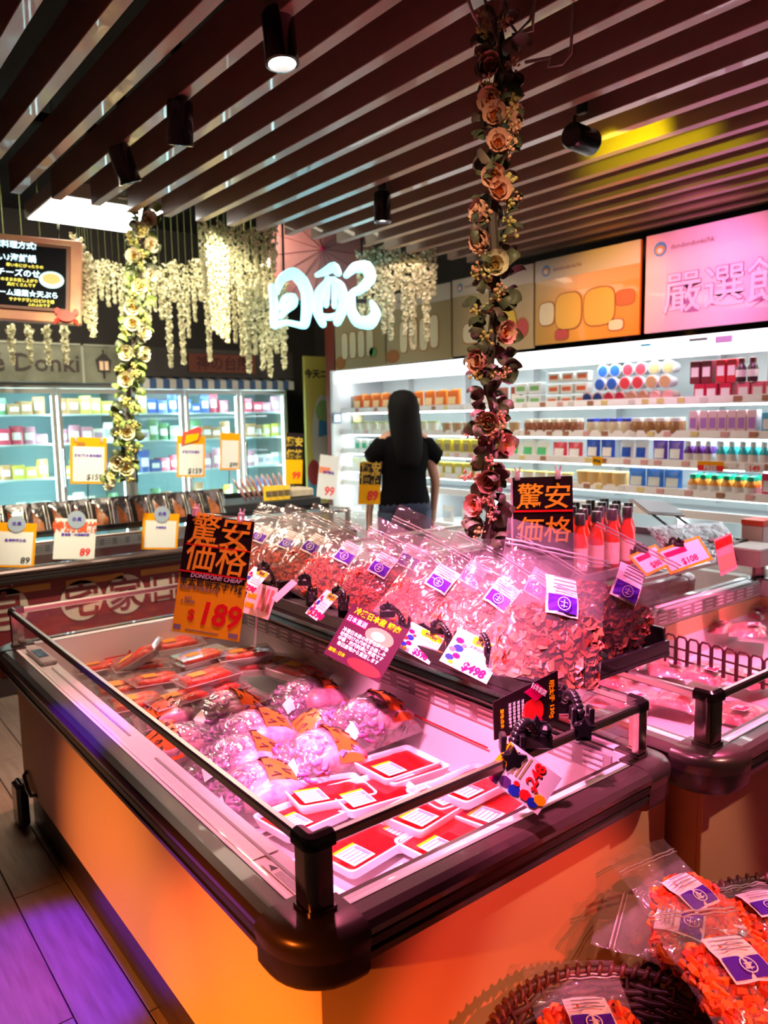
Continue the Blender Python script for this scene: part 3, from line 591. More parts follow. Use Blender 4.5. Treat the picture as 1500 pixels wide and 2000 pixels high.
MB().box((1.435, -.016, .10), (1.465, -.012, .17)).box((1.475, -.016, .10), (1.505, -.012, .17)).obj('lantern_glow', mat('glow_print', (.9, .62, .42), .5), lp)
MB().box((1.462, -.014, .04), (1.478, -.006, .09)).box((1.465, -.014, .225), (1.475, -.006, .26)).obj('lantern_bracket', LETT, lp)
# red sign and awning above the second freezer
rs = thing('fascia_board', 'dark fascia with a red brown name board above the striped awning', 'sign', (2.33, YB-.055, 1.82))
MB().box((0, 0, 0), (1.52, .05, .24)).obj('board', mat('fascia_dark', (.06, .05, .045), .6), rs)
rb = MB().box((.48, -.02, .04), (1.12, 0, .20), bev=.004).obj('name_board', mat('name_red', (.20, .045, .02), .5), rs); text('神の台所', .13, mat('maroon_dark', (.08, .012, .01), .5), rb, .80, .075, -.022, bold=.02)
aw = thing('awning', 'blue and white striped awning strip over the glass-door freezer', 'awning', (2.33, YB-.10, 1.72))
AB = mat('awning_blue', (.06, .13, .30), .6); AWT = mat('awning_white', (.75, .72, .66), .6)
for i in range(26):
    MB().loft([[(i*.0575, 0, 0), ((i+1)*.0575, 0, 0), ((i+1)*.0575, .0, .075), (i*.0575, 0, .075)], [(i*.0575, .004, 0), ((i+1)*.0575, .004, 0), ((i+1)*.0575, .10, .10), (i*.0575, .10, .10)]]).obj('stripe', AWT if i % 2 else AB, aw)
# frozen goods, shelf by shelf
GC = [((.80, .82, .78), 'white'), ((.55, .06, .12), 'red'), ((.62, .55, .10), 'yellow'), ((.12, .30, .14), 'green'), ((.55, .25, .35), 'pink'), ((.05, .12, .40), 'blue'), ((.40, .22, .10), 'brown')]
fp = [P_pouch(c, WHT if n != 'white' else (.3, .5, .6), .105, .13, .05) for c, n in GC]; fb = [P_box(c, WHT if n != 'white' else (.4, .3, .5), .10, .12, .09) for c, n in GC]
doors = [(.68, 1.20, 'leftmost door'), (1.20, 1.735, 'second door from left'), (1.735, 2.275, 'third door from left'), (2.30, 2.79, 'fourth door from left'), (2.79, 3.325, 'fifth door from left'), (3.325, 3.81, 'rightmost door')]
for di, (a, b, dn) in enumerate(doors):
    for si, z in enumerate((.72, 1.02, 1.29, 1.52)):
        ci = (di*3 + si*2 + 1) % 7; cj = (ci + 3) % 7; x = a + .09
        xs_ = a + .075
        for q in range(5):
            kk = ci if q < random.choice((2, 3)) else cj; pr = (fp if (si + q // 2 + di) % 2 == 0 else fb)[kk]; nn = GC[kk][1]
            put(pr, T(xs_, YB+.14+random.random()*.03, z) @ rz(random.uniform(-.25, .25)) @ Matrix.Diagonal((.9, .9, random.uniform(.85, 1.45), 1)), '%s frozen pack, %s from left, %s shelf down, %s' % (nn, ORD[q], ordw[3-si], dn), '%s packs, %s shelf, %s' % (nn, ordw[3-si], dn)); xs_ += .092
# yellow poster board by the pillar
yp = thing('poster_board', 'tall yellow poster board with a blue washing drawing beside the red brown pillar', 'poster', (3.85, 6.05, .0))
MB().box((0, 0, 0), (.42, .03, 2.02)).obj('board', mat('poster_yellow', (.52, .48, .10), .5), yp)
text('今天ニか!!', .085, INK, yp, .19, 1.83, -.003, bold=.03)
MB().prism(circ(.19, 1.25, .13, .42, 28), -.004, -.001).obj('bubble', mat('poster_pale', (.55, .60, .55), .5), yp)
MB().prism([(.13, 1.28), (.25, 1.30), (.24, 1.42), (.14, 1.44)], -.008, -.004).obj('print', mat('poster_blue', (.05, .25, .50), .5), yp)
MB().prism(circ(.19, 1.52, .085, .10, 18), -.007, -.004).obj('print', mat('poster_green', (.25, .45, .15), .5), yp)
MB().prism(circ(.30, .95, .06, .11, 18), -.006, -.001).obj('print', mat('poster_pale', (.55, .60, .55), .5), yp)
for i in range(9): MB().box((.34, -.004, .75+i*.11), (.41, -.002, .755+i*.11)).obj('ruled_line', mat('poster_dark', (.25, .22, .05), .5), yp)
MB().box((.0, -.004, .45), (.14, -.002, .90)).obj('print', mat('poster_blue2', (.05, .28, .48), .5), yp); MB().prism(circ(.07, .95, .07, .12, 18), -.006, -.002).obj('print', mat('poster_red', (.30, .04, .04), .5), yp)
sc = thing('wall_screen', 'small pale blue screen fixed on the red brown pillar', 'screen', (3.93, 5.72, 1.40)); MB().box((0, 0, 0), (.09, .03, .10), bev=.004).obj('case', PAPER, sc); MB().box((.012, -.002, .015), (.078, 0, .085)).obj('screen', mat('pale_screen', (.3, .4, .6), .3, emit=(.45, .62, 1), strength=.9), sc)
nt_ = thing('notice_frame', 'small framed notice hanging beside the pillar screen', 'notice', (4.05, 5.60, 1.36)); MB().box((0, 0, 0), (.13, .012, .28), bev=.003).obj('frame', mat('frame_taupe', (.30, .24, .20), .5), nt_); MB().box((.02, -.002, .03), (.11, 0, .25)).obj('sheet', mat('sheet_yellow', (.62, .52, .30), .5), nt_)

# ================================================================== HANGING THINGS
def wis_mesh(L, n, seed, m):
    rnd = random.Random(seed); mb = MB(); mb.tube([(0, 0, 0), (.004, 0, -L*.5), (0, .003, -L)], .002, 4, 1)
    for i in range(n):
        s = rnd.random()**.8; r = .029*(1-s*.75)*(.45+.75*abs(math.sin(s*L*48+seed))); a = rnd.random()*6.28; c = V((r*math.cos(a), r*math.sin(a), -L*s)); q = .0105 + rnd.random()*.006
        x = V((rnd.uniform(-1, 1), rnd.uniform(-1, 1), rnd.uniform(-1, 1))).normalized()*q; y = x.cross(V((rnd.uniform(-1, 1), rnd.uniform(-1, 1), .3))).normalized()*q
        nrm = x.cross(y).normalized()*q*.5; mb.add([c-x, c+y+nrm, c+x, c-y+nrm], [(0, 1, 2, 3)])
    return mb.mesh('wisteria_strand', [m, mat('wis_stem', (.15, .18, .05), .6)])
WISM = mat('wisteria_cream', (.74, .70, .44), .6, col2=(.84, .80, .58), scale=40)
wm = [wis_mesh(L, n, s, WISM) for s, (L, n) in enumerate(((.55, 300), (.42, 230), (.30, 170), (.70, 370)))]
WN = {}
def wis(p, m, s, label, group):
    WN[group] = WN.get(group, 0) + 1; label = '%s from the left, %s' % (ORD[WN[group]-1], label)
    o = link('wisteria_strand', m); o.location = p; o.scale = (s, s, s); o.rotation_euler = (0, 0, random.random()*6); tag(o, label, 'flower strand', group); MB().tube([(0, 0, -.01), (0, 0, (3.2-p[2])/s)], .0012, 3).obj('hanging_cord', MATS['wis_stem'], o)
# px along the row, top y, depth, length class
for x in range(395, 545, 17): wis(ad(x, 425+random.random()*25, 4.5), wm[random.choice((0, 1, 2, 2))], .7+random.random()*.35, 'cream wisteria strand in the cluster at the slat ends', 'wisteria at the slat ends')
for i in range(4): wis(ad(410+i*9, 450+i*8, 4.3), wm[3], .78, 'long bright wisteria strand of the slat end cluster', 'long bright wisteria strands')
for x in range(168, 560, 13): wis(ad(x, 500+random.random()*22, 5.6), wm[random.choice((0, 1, 2, 3))], .7+random.random()*.45, 'dim wisteria strand above the glass door freezers', 'wisteria over the glass-door freezers')
for x in range(480, 560, 14): wis(ad(x, 540+random.random()*20, 5.2), wm[random.choice((0, 1))], 1.1, 'wisteria strand hanging low beside the neon sign', 'wisteria beside the neon sign')
for i in range(5): wis(ad(150+i*6, 455+i*14, 4.2), wm[1], .95, 'lit wisteria strand beside the menu screen', 'wisteria by the menu screen')
for x in range(705, 850, 14): wis(ad(x, 470+random.random()*25, 5.0), wm[random.choice((0, 1, 2))], .85+random.random()*.3, 'wisteria strand right of the neon sign under the slats', 'wisteria right of the neon sign')
for i in range(4): wis(ad(20+i*35, 632, 5.2), wm[2], .9, 'short wisteria strand showing below the menu screen', 'wisteria below the menu screen')

ROSE_MATS = {}
def rose_mesh(col, core):
    mb = MB(); rnd = random.Random(3)
    for ring_, (R0, n, tilt) in enumerate(((.040, 6, .50), (.031, 5, .8), (.022, 5, 1.05), (.012, 4, 1.3))):
        for i in range(n):
            a = 2*PI*i/n + ring_*.5 + rnd.random()*.2; Q = Matrix.Rotation(a, 4, 'Z') @ T(R0*.25, 0, 0) @ Matrix.Rotation(-tilt, 4, 'Y')
            mb.grid(lambda u, v: (R0*(v*.95), (u-.5)*R0*1.25*math.sin(PI*(.25+.6*v)), R0*.35*v*v - R0*.25*(u-.5)**2*4*(.3-v) ), 4, 3, 1 if ring_ >= 2 else 0, Q)
    return mb.mesh('rose', [mat('petal_'+col[0], col[1], .55), mat('petal_'+core[0], core[1], .55)], smooth=True)
LEAFM = mat('leaf_grey_green', (.085, .105, .050), .5, col2=(.12, .14, .07), scale=15); LEAFL = mat('leaf_light', (.22, .30, .08), .5)
def leaf_mesh(m, s=1):
    mb = MB(); pts = []
    for u, w_ in ((0, .12), (.2, .75), (.45, 1), (.7, .85), (.9, .45), (1, .05)): pts.append((u, w_))
    mb.grid(lambda a, b: (.050*s*pts[round(a*5)][0], (b-.5)*.044*s*pts[round(a*5)][1], .012*s*math.sin(PI*a)-.018*s*abs(b-.5)), 5, 2); mb.f = [f for f in mb.f]
    return mb.mesh('leaf', m, smooth=True)
lfA = leaf_mesh(LEAFM); lfB = leaf_mesh(LEAFL); lfC = leaf_mesh(mat('leaf_brown', (.14, .10, .07), .55))
peach = rose_mesh(('peach', (.72, .40, .26)), ('deep_orange', (.80, .22, .03))); ivory = rose_mesh(('ivory', (.80, .74, .50)), ('gold', (.65, .42, .10)))
def spray_mesh(m, seed):
    rnd = random.Random(seed); mb = MB()
    for i in range(14):
        p = V((rnd.uniform(-1, 1)*.016, rnd.uniform(-1, 1)*.016, rnd.uniform(-1, 1)*.03)); mb.ball(p, .0048+rnd.random()*.002, n=5); mb.tube([p*.2, p], .001, 3)
    return mb.mesh('blossom_spray', m)
spP = spray_mesh(mat('spray_peach', (.75, .42, .22), .6), 1); spY = spray_mesh(mat('spray_yellow', (.62, .55, .16), .6), 2)
def along(o, p, out, spin, s):
    out = V(out).normalized(); q = out.to_track_quat('Z', 'Y') @ Matrix.Rotation(spin, 3, 'Z').to_quaternion()
    o.location = p; o.rotation_mode = 'QUATERNION'; o.rotation_quaternion = q; o.scale = (s, s, s)
def garland(name, label, top, bot, roses, nleaf, rad, rose_default, leafs, sprays, nspray, seed, ls=1.0):
    rnd = random.Random(seed); t = thing(name, label, 'flower garland', top); top = V(top); ax_ = V(bot) - top; L = ax_.length
    pts = [V((0, 0, 0)) + ax_*(i/16) + V((.008*math.sin(i*1.7), .008*math.cos(i*2.3), 0)) for i in range(17)]
    MB().tube(pts, .012, 6).tube([p + V((.014*math.sin(i*1.1), .014*math.cos(i*1.1), 0)) for i, p in enumerate(pts)], .006, 5).obj('stem', mat('stem_brown', (.07, .05, .035), .7), t)
    toc = (V((0, 0, 1.45)) - top); toc.z = 0; toc.normalize(); sd = V((toc.y, -toc.x, 0))
    for i in range(nleaf):
        s = (i + rnd.random())/nleaf; a = rnd.random()*6.28; o = V((math.cos(a), math.sin(a), 0)); r = rad*rnd.uniform(.15, .62); p = ax_*s + o*r
        lf = link('leaf', rnd.choice(leafs), t); d = (o + V((0, 0, rnd.uniform(-.9, .7)))).normalized(); x = d; up = V((rnd.uniform(-1, 1), rnd.uniform(-1, 1), rnd.uniform(-.2, 1)))
        m_ = basis(p, x, up); m_ = m_ @ Matrix.Scale(rnd.uniform(.8, 1.35)*ls, 4); lf.matrix_basis = m_
    for (s, side_, me, sc_) in roses:
        out = toc*max(.25, 1-abs(side_)) + sd*(-side_) + V((0, 0, rnd.uniform(-.15, .15))); r = link('rose', me, t); along(r, ax_*s + out.normalized()*rad*.55, out, rnd.random()*6, sc_*(.82 if ls < 1 else 1))
    for i in range(nspray):
        s = rnd.random(); a = rnd.uniform(-1.3, 1.3); o = toc*math.cos(a) + sd*math.sin(a); b = link('blossom_spray', rnd.choice(sprays), t); along(b, ax_*s + o*rad*.75, o + V((0, 0, .7)), rnd.random()*6, rnd.uniform(.8, 1.3)*(.75 if ls < 1 else 1))
    return t
gt, gb = ad(975, 35, 1.97), ad(952, 1052, 2.05)
# roses: (image y of the photograph turned into a fraction of the length, side, kind, size)
rr_ = [(143, -.3), (200, -.3), (238, -.1), (228, .9), (290, .1), (345, -.1), (380, .2), (413, -.6), (700, -.5), (818, -.1), (868, .6), (935, 0), (985, -.5), (640, .5), (465, -.5)]
GR = garland('rose_garland', 'leafy grey-green garland column with peach roses between the island freezers', gt, gb, [((y-40)/1012, s, peach, 1.05) for y, s in rr_] + [((520-40)/1012, .1, ivory, 1.15)], 240, .060, peach, [lfA, lfA, lfC], [spP, spP, spY], 44, 11, ls=.82)
# hanging cables at the garland's top
CABM = mat('cable_pinkish', (.55, .42, .40), .5)
for pts_ in (((905, -30), (925, 30), (945, 60)), ((940, -30), (960, 50), (968, 80)), ((985, -40), (975, 40), (972, 90)), ((1000, -20), (985, 30), (1010, 65), (1035, 40), (1048, -10)), ((1045, -30), (1040, 60), (1000, 68))):
    tag(MB().tube([ad(x, y, 1.93+.02*i) for i, (x, y) in enumerate(pts_)], .004, 6).obj('cable', CABM, smooth=True), '%s pale cable from the left at the top of the rose garland' % ORD[(905, 940, 985, 1000, 1045).index(pts_[0][0])], 'cable', 'loose cables over the rose garland')
tag(MB().tube([ad(1122, -10, 2.0), ad(1117, 60, 2.0), ad(1115, 105, 2.0), ad(1098, 125, 2.02), ad(1070, 130, 2.0), ad(1076, 112, 2.0), ad(1025, 122, 2.0)], .0045, 6).obj('cable', CABM, smooth=True), 'bent pale pink cable hooking to the right of the rose garland', 'cable')
gt2, gb2 = ad(285, 362, 4.05), ad(238, 940, 4.05)
rr2 = [(400, -.3), (430, .3), (455, -.1), (480, .5), (510, -.3), (600, -.2), (560, .1), (635, -.1), (650, .5), (690, -.3), (690, .6), (745, -.2), (845, .1), (900, -.3), (912, .2), (540, .6), (940, -.7)]
garland('lit_garland', 'bright green garland with white flowers hanging before the glass-door freezers', gt2, gb2, [((y-362)/578, s, ivory, 1.15) for y, s in rr2], 240, .085, ivory, [lfB, lfB, lfA], [spY], 40, 12)
tag(MB().tube([ad(232, 385, 4.0), ad(262, 388, 4.0), ad(280, 372, 4.0), ad(268, 360, 4.0), ad(285, 352, 4.0)], .008, 6).tube([ad(298, 395, 4.0), ad(300, 370, 4.0), ad(285, 358, 4.0)], .008, 6).obj('cable', mat('white_cable', (.8, .75, .6), .5), smooth=True), 'coiled white cable at the top of the light garland', 'cable')

def spotlight(p, aim, label, lens_m, r=.036, L=.115):
    p = V(p); t = thing('spotlight', label, 'spotlight', p); d = (V(aim)).normalized(); q = d.to_track_quat('-Z', 'Y').to_matrix().to_4x4()
    MB().box((-.013, -.018, .085), (.013, .018, .30), bev=.004).obj('adapter', BLACKM, t)
    MB().tube([(.0, .03, .09), (0, .042, .03), (0, .03, -.01)], .006, 6).obj('bracket', BLACKM, t)
    MB().lathe([(r*.85, .075), (r, .065), (r, -.045), (r*1.04, -.05), (r*1.04, -.06), (r*.86, -.062), (r*.80, -.045)], 20, caps=False).lathe([(r*.85, .075), (r*.2, .078)], 20).obj('housing', BLACK, t, M=q, auto=40)
    MB().lathe([(r*.80, -.0475), (r*.5, -.049)], 16).obj('lens', lens_m, t, M=q); return t
LENSW = mat('lens_white', (1, 1, 1), .3, emit=(1, .93, .86), strength=9); LENSD = mat('lens_dim', (.1, .05, .06), .1)
spotlight(az(547, 80, 2.445), (.0, -.12, -1), 'large black ceiling spotlight shining white at the top of the picture', LENSW, r=.044, L=.15)
spotlight(az(352, 245, 2.42), (.1, .3, -1), 'black ceiling spotlight turned off, above the light garland', LENSD, r=.042)
spotlight(az(244, 325, 2.42), (.35, .1, -.9), 'black ceiling spotlight just above the light garland, aimed sideways', LENSD, r=.042)
spotlight(az(747, 408, 2.43), (0, 0, -1), 'small black ceiling spotlight shining above the neon sign', LENSW, r=.040)
spotlight(az(1136, 272, 2.42), (.95, .15, .05), 'black ceiling spotlight throwing yellow light on the slats', mat('lens_yellow', (1, .8, 0), .3, emit=(1, .8, .05), strength=6), r=.045)
# square light panel
lpn = thing('light_panel', 'square lit ceiling panel above the menu screen', 'ceiling light', az(185, 420, 2.62)); c = az(185, 420, 2.62)
MB().box((-.30, -.30, .0), (.30, .30, .08), bev=.004).obj('frame', mat('panel_frame', (.5, .48, .45), .4), lpn); MB().box((-.285, -.285, -.004), (.285, .285, .0)).obj('diffuser', mat('panel_glow', (1, 1, 1), .5, emit=(1, 1, .93), strength=4.5), lpn)
for a in (-.2, .2): MB().tube([(a, 0, .03), (a, 0, .58)], .003, 4).obj('hanging_wire', CHROME, lpn)

# neon sign: brush strokes as rounded tubes
NEO = mat('neon_glow', (.6, 1, 1), .4, emit=(.26, .86, 1), strength=.95); NEI = mat('neon_core', (.8, 1, 1), .4, emit=(.75, 1, 1), strength=1.6)
M_, w_, h_ = frame(ad(528, 645, 4.7), ad(738, 640, 4.7), ad(520, 520, 4.7))
ne = thing('neon_sign', 'glowing cyan neon sign with two brush characters hanging under the slats', 'sign', M_)
U = 1/210.0*w_
def stroke(nm, pts, wd):
    P = [(x*U, 0, z*U) for x, z in pts]; mb = MB(); ww = wd if isinstance(wd, list) else [wd]*len(P)
    # flattened ribbon of round section: front and back rim
    fine = []; rad_ = []
    for i in range(len(P)-1):
        for k in range(4):
            f = k/4; fine.append(V(P[i])*(1-f) + V(P[i+1])*f); rad_.append((ww[i]*(1-f) + ww[i+1]*f)*U*1.16)
    fine.append(V(P[-1])); rad_.append(ww[-1]*U)
    n = len(fine); sm = [fine[0]] + [(fine[i-1]+fine[i]*2+fine[i+1])/4 for i in range(1, n-1)] + [fine[-1]]
    mb.tube([sm[0]-(sm[1]-sm[0]).normalized()*rad_[0]*.6] + sm + [sm[-1]+(sm[-1]-sm[-2]).normalized()*rad_[-1]*.6], [rad_[0]*.45]+rad_+[rad_[-1]*.45], 10); o = mb.obj(nm, NEO, ne, smooth=True); o.scale = (1, .55, 1)
    return o
# 日
for pts_, wd in (([(4.5, 86), (9.5, 45), (7, 8)], [6, 8, 7]), ([(12, 72), (24, 101), (47, 112), (64.5, 95), (74.5, 70), (72, 35), (67, 6)], [6, 8, 10, 11, 11, 10, 8]), ([(20, 42), (30, 62), (46, 62), (46, 50), (32, 40), (20, 24)], [4, 7, 9, 8, 7, 4]), ([(7, 8), (32, 15), (67, 6)], [6, 5, 6])):
    stroke('neon_stroke', pts_, wd)
# 配
for pts_, wd in (([(92, 105), (110, 112), (127, 122), (137, 106)], [4, 7, 9, 6]), ([(117, 95), (97, 72), (92, 35), (104, 7)], [6, 9, 9, 7]), ([(120, 96), (140, 84), (146, 48), (130, 10)], [6, 8, 10, 8]), ([(114, 100), (113, 74), (110, 44)], [5, 5, 5]), ([(127, 98), (127, 70), (126, 42)], [5, 5, 5]), ([(97, 26), (116, 22), (138, 27)], [5, 6, 6]),
                 ([(149, 102), (167, 119), (192, 120), (199, 96), (180, 76), (160, 68)], [5, 9, 11, 10, 8, 7]), ([(160, 68), (158, 35), (170, 12), (196, 9), (208, 28), (198, 52)], [7, 9, 10, 12, 9, 4])):
    stroke('neon_stroke', pts_, wd)
for x in (28, 182): MB().tube([(x*U, .012, 112*U), (x*U, .012, 240*U)], .008, 6).obj('hanging_rod', BLACKM, ne)
MB().box((20*U, .010, 50*U), (190*U, .016, 58*U)).obj('back_bar', BLACKM, ne)
# paper parasol behind
up = thing('paper_parasol', 'pink paper parasol tilted behind the neon sign', 'parasol', basis(ad(628, 500, 5.3), V((.85, -.5, 0)), V((.1, .2, 1))))
PP = mat('parasol_paper', (.75, .26, .27), .6, col2=(.80, .32, .30), scale=5)
mb = MB(); n = 28
mb.loft([[(.36*k*math.cos(2*PI*i/n), -.10*(1-k), .36*k*math.sin(2*PI*i/n)) for i in range(n)] for k in (1, .66, .33, .04)], caps=False); mb.obj('canopy', PP, up)
for i in range(0, n, 2): MB().tube([(0, -.105, 0), (.36*math.cos(2*PI*i/n), .0, .36*math.sin(2*PI*i/n))], .0022, 4).obj('rib', mat('parasol_rib', (.4, .10, .12), .6), up)
MB().lathe([(.012, -.02), (.02, 0), (.01, .02)], 8, M=T(0, -.115, 0) @ Matrix.Rotation(PI/2, 4, 'X')).obj('tip', mat('parasol_tip', (.5, .03, .12), .5), up); MB().tube([(0, -.1, 0), (0, .4, 0)], .006, 6).obj('handle', BLACKM, up)
# lit sconce near parasol
tag(MB().loft([[(-.08, -.03, 0), (.08, -.03, 0), (.08, .03, 0), (-.08, .03, 0)], [(-.03, -.02, .05), (.03, -.02, .05), (.03, .02, .05), (-.03, .02, .05)]]).obj('lamp', mat('lamp_warm', (1, .9, .7), .4, emit=(1, .85, .5), strength=4), M=T(*ad(533, 520, 5.4))), 'small warm lit lamp beside the neon sign', 'lamp')

# menu screen
M_, w_, h_ = frame(ad(-150, 598, 3.55), ad(143, 636, 4.1), ad(-150, 440, 3.55))
M_, w_, h_ = frame(ad(-160, 612, 3.9), ad(158, 634, 4.1), ad(-160, 440, 3.9))
tv = thing('menu_screen', 'hanging menu screen with white and yellow Japanese text in a peach frame', 'screen', M_)
MB().box((0, 0, 0), (w_, .05, h_), bev=.006).obj('surround', mat('peach_frame', (.55, .22, .16), .5, col2=(.62, .36, .14), scale=5), tv)
bz = .06
MB().box((bz*.3, -.012, .055), (w_-.055, 0, h_-.035), bev=.003).obj('bezel', mat('wood_bezel', (.16, .06, .025), .4), tv)
MB().box((bz*.3+.02, -.016, .075), (w_-.075, -.012, h_-.055)).obj('screen', mat('screen_black', (.002, .003, .005), .6, spec=.1), tv)
SW = mat('screen_white', (.5, .8, .9), .4, emit=(.55, .88, 1), strength=1.1); SY = mat('screen_yellow', (.8, .7, .1), .4, emit=(.75, .68, .08), strength=.8)
xr = w_ - .20
for tx, zz, sz, m_, xx in (('特選料理方式!', .385, .040, SW, -.02), ('旨い♪海鮮鍋', .315, .042, SW, -.02), ('寒い冬にぴったりの', .283, .020, SY, .015), ('とろ～りチーズのせ', .235, .042, SW, .0), ('熱々のままお召し上がり', .205, .020, SY, -.01), ('具だくさんです', .180, .020, SY, -.02), ('クリーム湯葉☆天ぷら', .130, .036, SW, .09), ('サクサク軽い口どけ食感', .100, .020, SY, .07), ('ふわふわです', .078, .018, SY, .05)):
    text(tx, sz, m_, tv, xr+xx, zz*h_/.45 if False else zz*h_/.46, -.018, align='RIGHT', bold=.015)
pl = MB().prism(circ(w_-.145, .22, .062, .045, 20), -.020, -.016).obj('dish_picture', mat('dish_white', (.35, .6, .65), .4, emit=(.35, .62, .6), strength=.6), tv)
MB().prism(circ(w_-.145, .225, .045, .028, 14), -.023, -.020).obj('dish_food', mat('dish_food', (.5, .3, .1), .4, emit=(.45, .28, .05), strength=.6), pl)
cb = MB(); cb.prism(circ(0, 0, .045, .028, 14), -.02, 0); cb.prism(circ(-.045, .025, .014, .018, 8), -.02, 0); cb.prism(circ(.045, .025, .014, .018, 8), -.02, 0)
for s_ in (-1, 1):
    for k in range(3): cb.tube([(s_*.035, -.01, -.01-k*.006), (s_*.06, -.01, -.02-k*.012)], .003, 4)
cb.obj('crab_ornament', mat('crab_red', (.75, .05, .03), .4), tv, M=T(w_-.07, -.002, .035))
for x in (.25, w_-.12): MB().tube([(x, .02, h_), (x, .02, h_+.5)], .004, 5).obj('hanging_wire', CHROME, tv)

# ================================================================== THE WOMAN AT THE CHILLER
def woman():
    P0 = V((3.20, 3.86, 0)); face = math.atan2(3.2, 3.86)    # yaw: she looks away from the camera, a little to the wall
    t = thing('person', 'woman with long black hair and a black top, seen from behind', 'person', T(*P0) @ rz(-face*.55))
    SKIN = mat('skin', (.60, .34, .24), .5)
    J = {'pel': (0, 0, .90, .115), 'wa': (0, 0, 1.02, .100), 'ch': (0, .0, 1.20, .118), 'nk0': (0, 0, 1.335, .06), 'nk': (0, .01, 1.39, .045), 'hd': (0, .02, 1.46, .075), 'hd2': (0, .02, 1.54, .085), 'hd3': (0, .015, 1.585, .06)}
    E = [('pel', 'wa'), ('wa', 'ch'), ('ch', 'nk0'), ('nk0', 'nk'), ('nk', 'hd'), ('hd', 'hd2'), ('hd2', 'hd3')]
    for s, n in ((-1, 'l'), (1, 'r')):
        J['sh'+n] = (s*.150, 0, 1.30, .050); J['el'+n] = (s*.215, -.01, 1.04, .036); J['wr'+n] = (s*.225, .06, .83, .024)
        J['pm'+n] = (s*.222, .075, .77, .026); E += [('nk0', 'sh'+n), ('sh'+n, 'el'+n), ('el'+n, 'wr'+n), ('wr'+n, 'pm'+n)]
        J['hp'+n] = (s*.085, 0, .84, .090); J['kn'+n] = (s*.09, .01, .47, .056); J['an'+n] = (s*.09, -.01, .10, .036); J['to'+n] = (s*.095, .13, .035, .030)
        E += [('pel', 'hp'+n), ('hp'+n, 'kn'+n), ('kn'+n, 'an'+n), ('an'+n, 'to'+n)]
        for k, (dx, l) in enumerate(((-.022, .060), (-.007, .070), (.008, .066), (.021, .052))):
            a = 'f%d%s' % (k, n); J[a+'0'] = (s*.222, .075+dx, .735, .0085); J[a+'1'] = (s*.219, .078+dx, .735-l*.5, .0078); J[a+'2'] = (s*.208, .080+dx, .735-l, .0068); E += [('pm'+n, a+'0'), (a+'0', a+'1'), (a+'1', a+'2')]
        J['t0'+n] = (s*.212, .105, .775, .009); J['t1'+n] = (s*.205, .115, .745, .0075); E += [('pm'+n, 't0'+n), ('t0'+n, 't1'+n)]
    names = list(J); me = bpy.data.meshes.new('body'); me.from_pydata([J[n][:3] for n in names], [(names.index(a), names.index(b)) for a, b in E], []); me.materials.append(SKIN)
    o = link('body', me, t); md_ = o.modifiers.new('skin', 'SKIN'); sd_ = o.modifiers.new('sub', 'SUBSURF'); sd_.levels = 2; sd_.render_levels = 2
    md_.use_smooth_shade = True
    for i, n in enumerate(names):
        r = J[n][3]; me.skin_vertices[0].data[i].radius = (r, r*.8 if n in ('pel', 'wa', 'ch') else r); me.skin_vertices[0].data[i].use_root = (n == 'pel')
    # cap-sleeve top
    TOP = mat('black_cloth', (.004, .004, .005), .95, spec=.1)
    mb = MB(); rg = []
    for z, a, b in ((.86, .175, .125), (.92, .172, .128), (1.0, .150, .115), (1.08, .148, .115), (1.18, .168, .128), (1.27, .180, .115), (1.32, .150, .085), (1.35, .085, .065)):
        rg.append([(a*math.cos(2*PI*i/24), b*math.sin(2*PI*i/24), z + .005*math.sin(5*i)) for i in range(24)])
    mb.loft(rg)
    for s in (-1, 1):
        mb.loft([[(s*x, y*.95, z) for x, y, z in q] for q in ([(.10+.02*math.cos(a_), .075*math.sin(a_), 1.27+.07*math.cos(a_)) for a_ in [2*PI*i/12 for i in range(12)]], [(.17+.025*math.cos(a_), .075*math.sin(a_), 1.24+.075*math.cos(a_)) for a_ in [2*PI*i/12 for i in range(12)]], [(.235+.03*math.cos(a_), .068*math.sin(a_), 1.175+.055*math.cos(a_)) for a_ in [2*PI*i/12 for i in range(12)]])])
    mb.obj('top', TOP, t, smooth=True)
    J2 = mat('jeans', (.02, .03, .07), .8); mb = MB()
    mb.loft([[(a*math.cos(2*PI*i/20), b*math.sin(2*PI*i/20), z) for i in range(20)] for z, a, b in ((.98, .150, .115), (.88, .175, .130), (.80, .178, .130))])
    for s in (-1, 1): mb.loft([[(s*cx+a*math.cos(2*PI*i/16), cy2+a*1.05*math.sin(2*PI*i/16), z) for i in range(16)] for z, a, cx, cy2 in ((.84, .10, .082, 0), (.70, .092, .088, 0), (.48, .070, .09, .01), (.30, .062, .09, 0), (.09, .055, .09, -.01))])
    mb.obj('jeans', J2, t, smooth=True)
    SH = mat('shoe', (.5, .5, .5), .6)
    for s in (-1, 1): MB().loft([[(s*.093+wx*math.cos(2*PI*i/12), .04+ly*math.sin(2*PI*i/12), z) for i in range(12)] for z, wx, ly in ((0, .045, .125), (.03, .046, .128), (.055, .042, .10), (.085, .036, .05))]).obj('shoe', SH, t, smooth=True)
    H = mat('black_hair', (.003, .0028, .003), .7, spec=.15); mb = MB(); rg = []
    for z, a, b, y in ((1.625, .02, .02, .01), (1.615, .055, .058, .008), (1.58, .088, .095, .0), (1.52, .100, .108, -.008), (1.45, .102, .100, -.022), (1.38, .104, .080, -.045), (1.31, .106, .060, -.072), (1.24, .100, .045, -.092), (1.17, .085, .030, -.105), (1.13, .06, .018, -.11)):
        rg.append([(a*math.cos(2*PI*i/28)*(1+.035*math.sin(9*i)), y + b*math.sin(2*PI*i/28)*(1+.03*math.sin(7*i)), z) for i in range(28)])
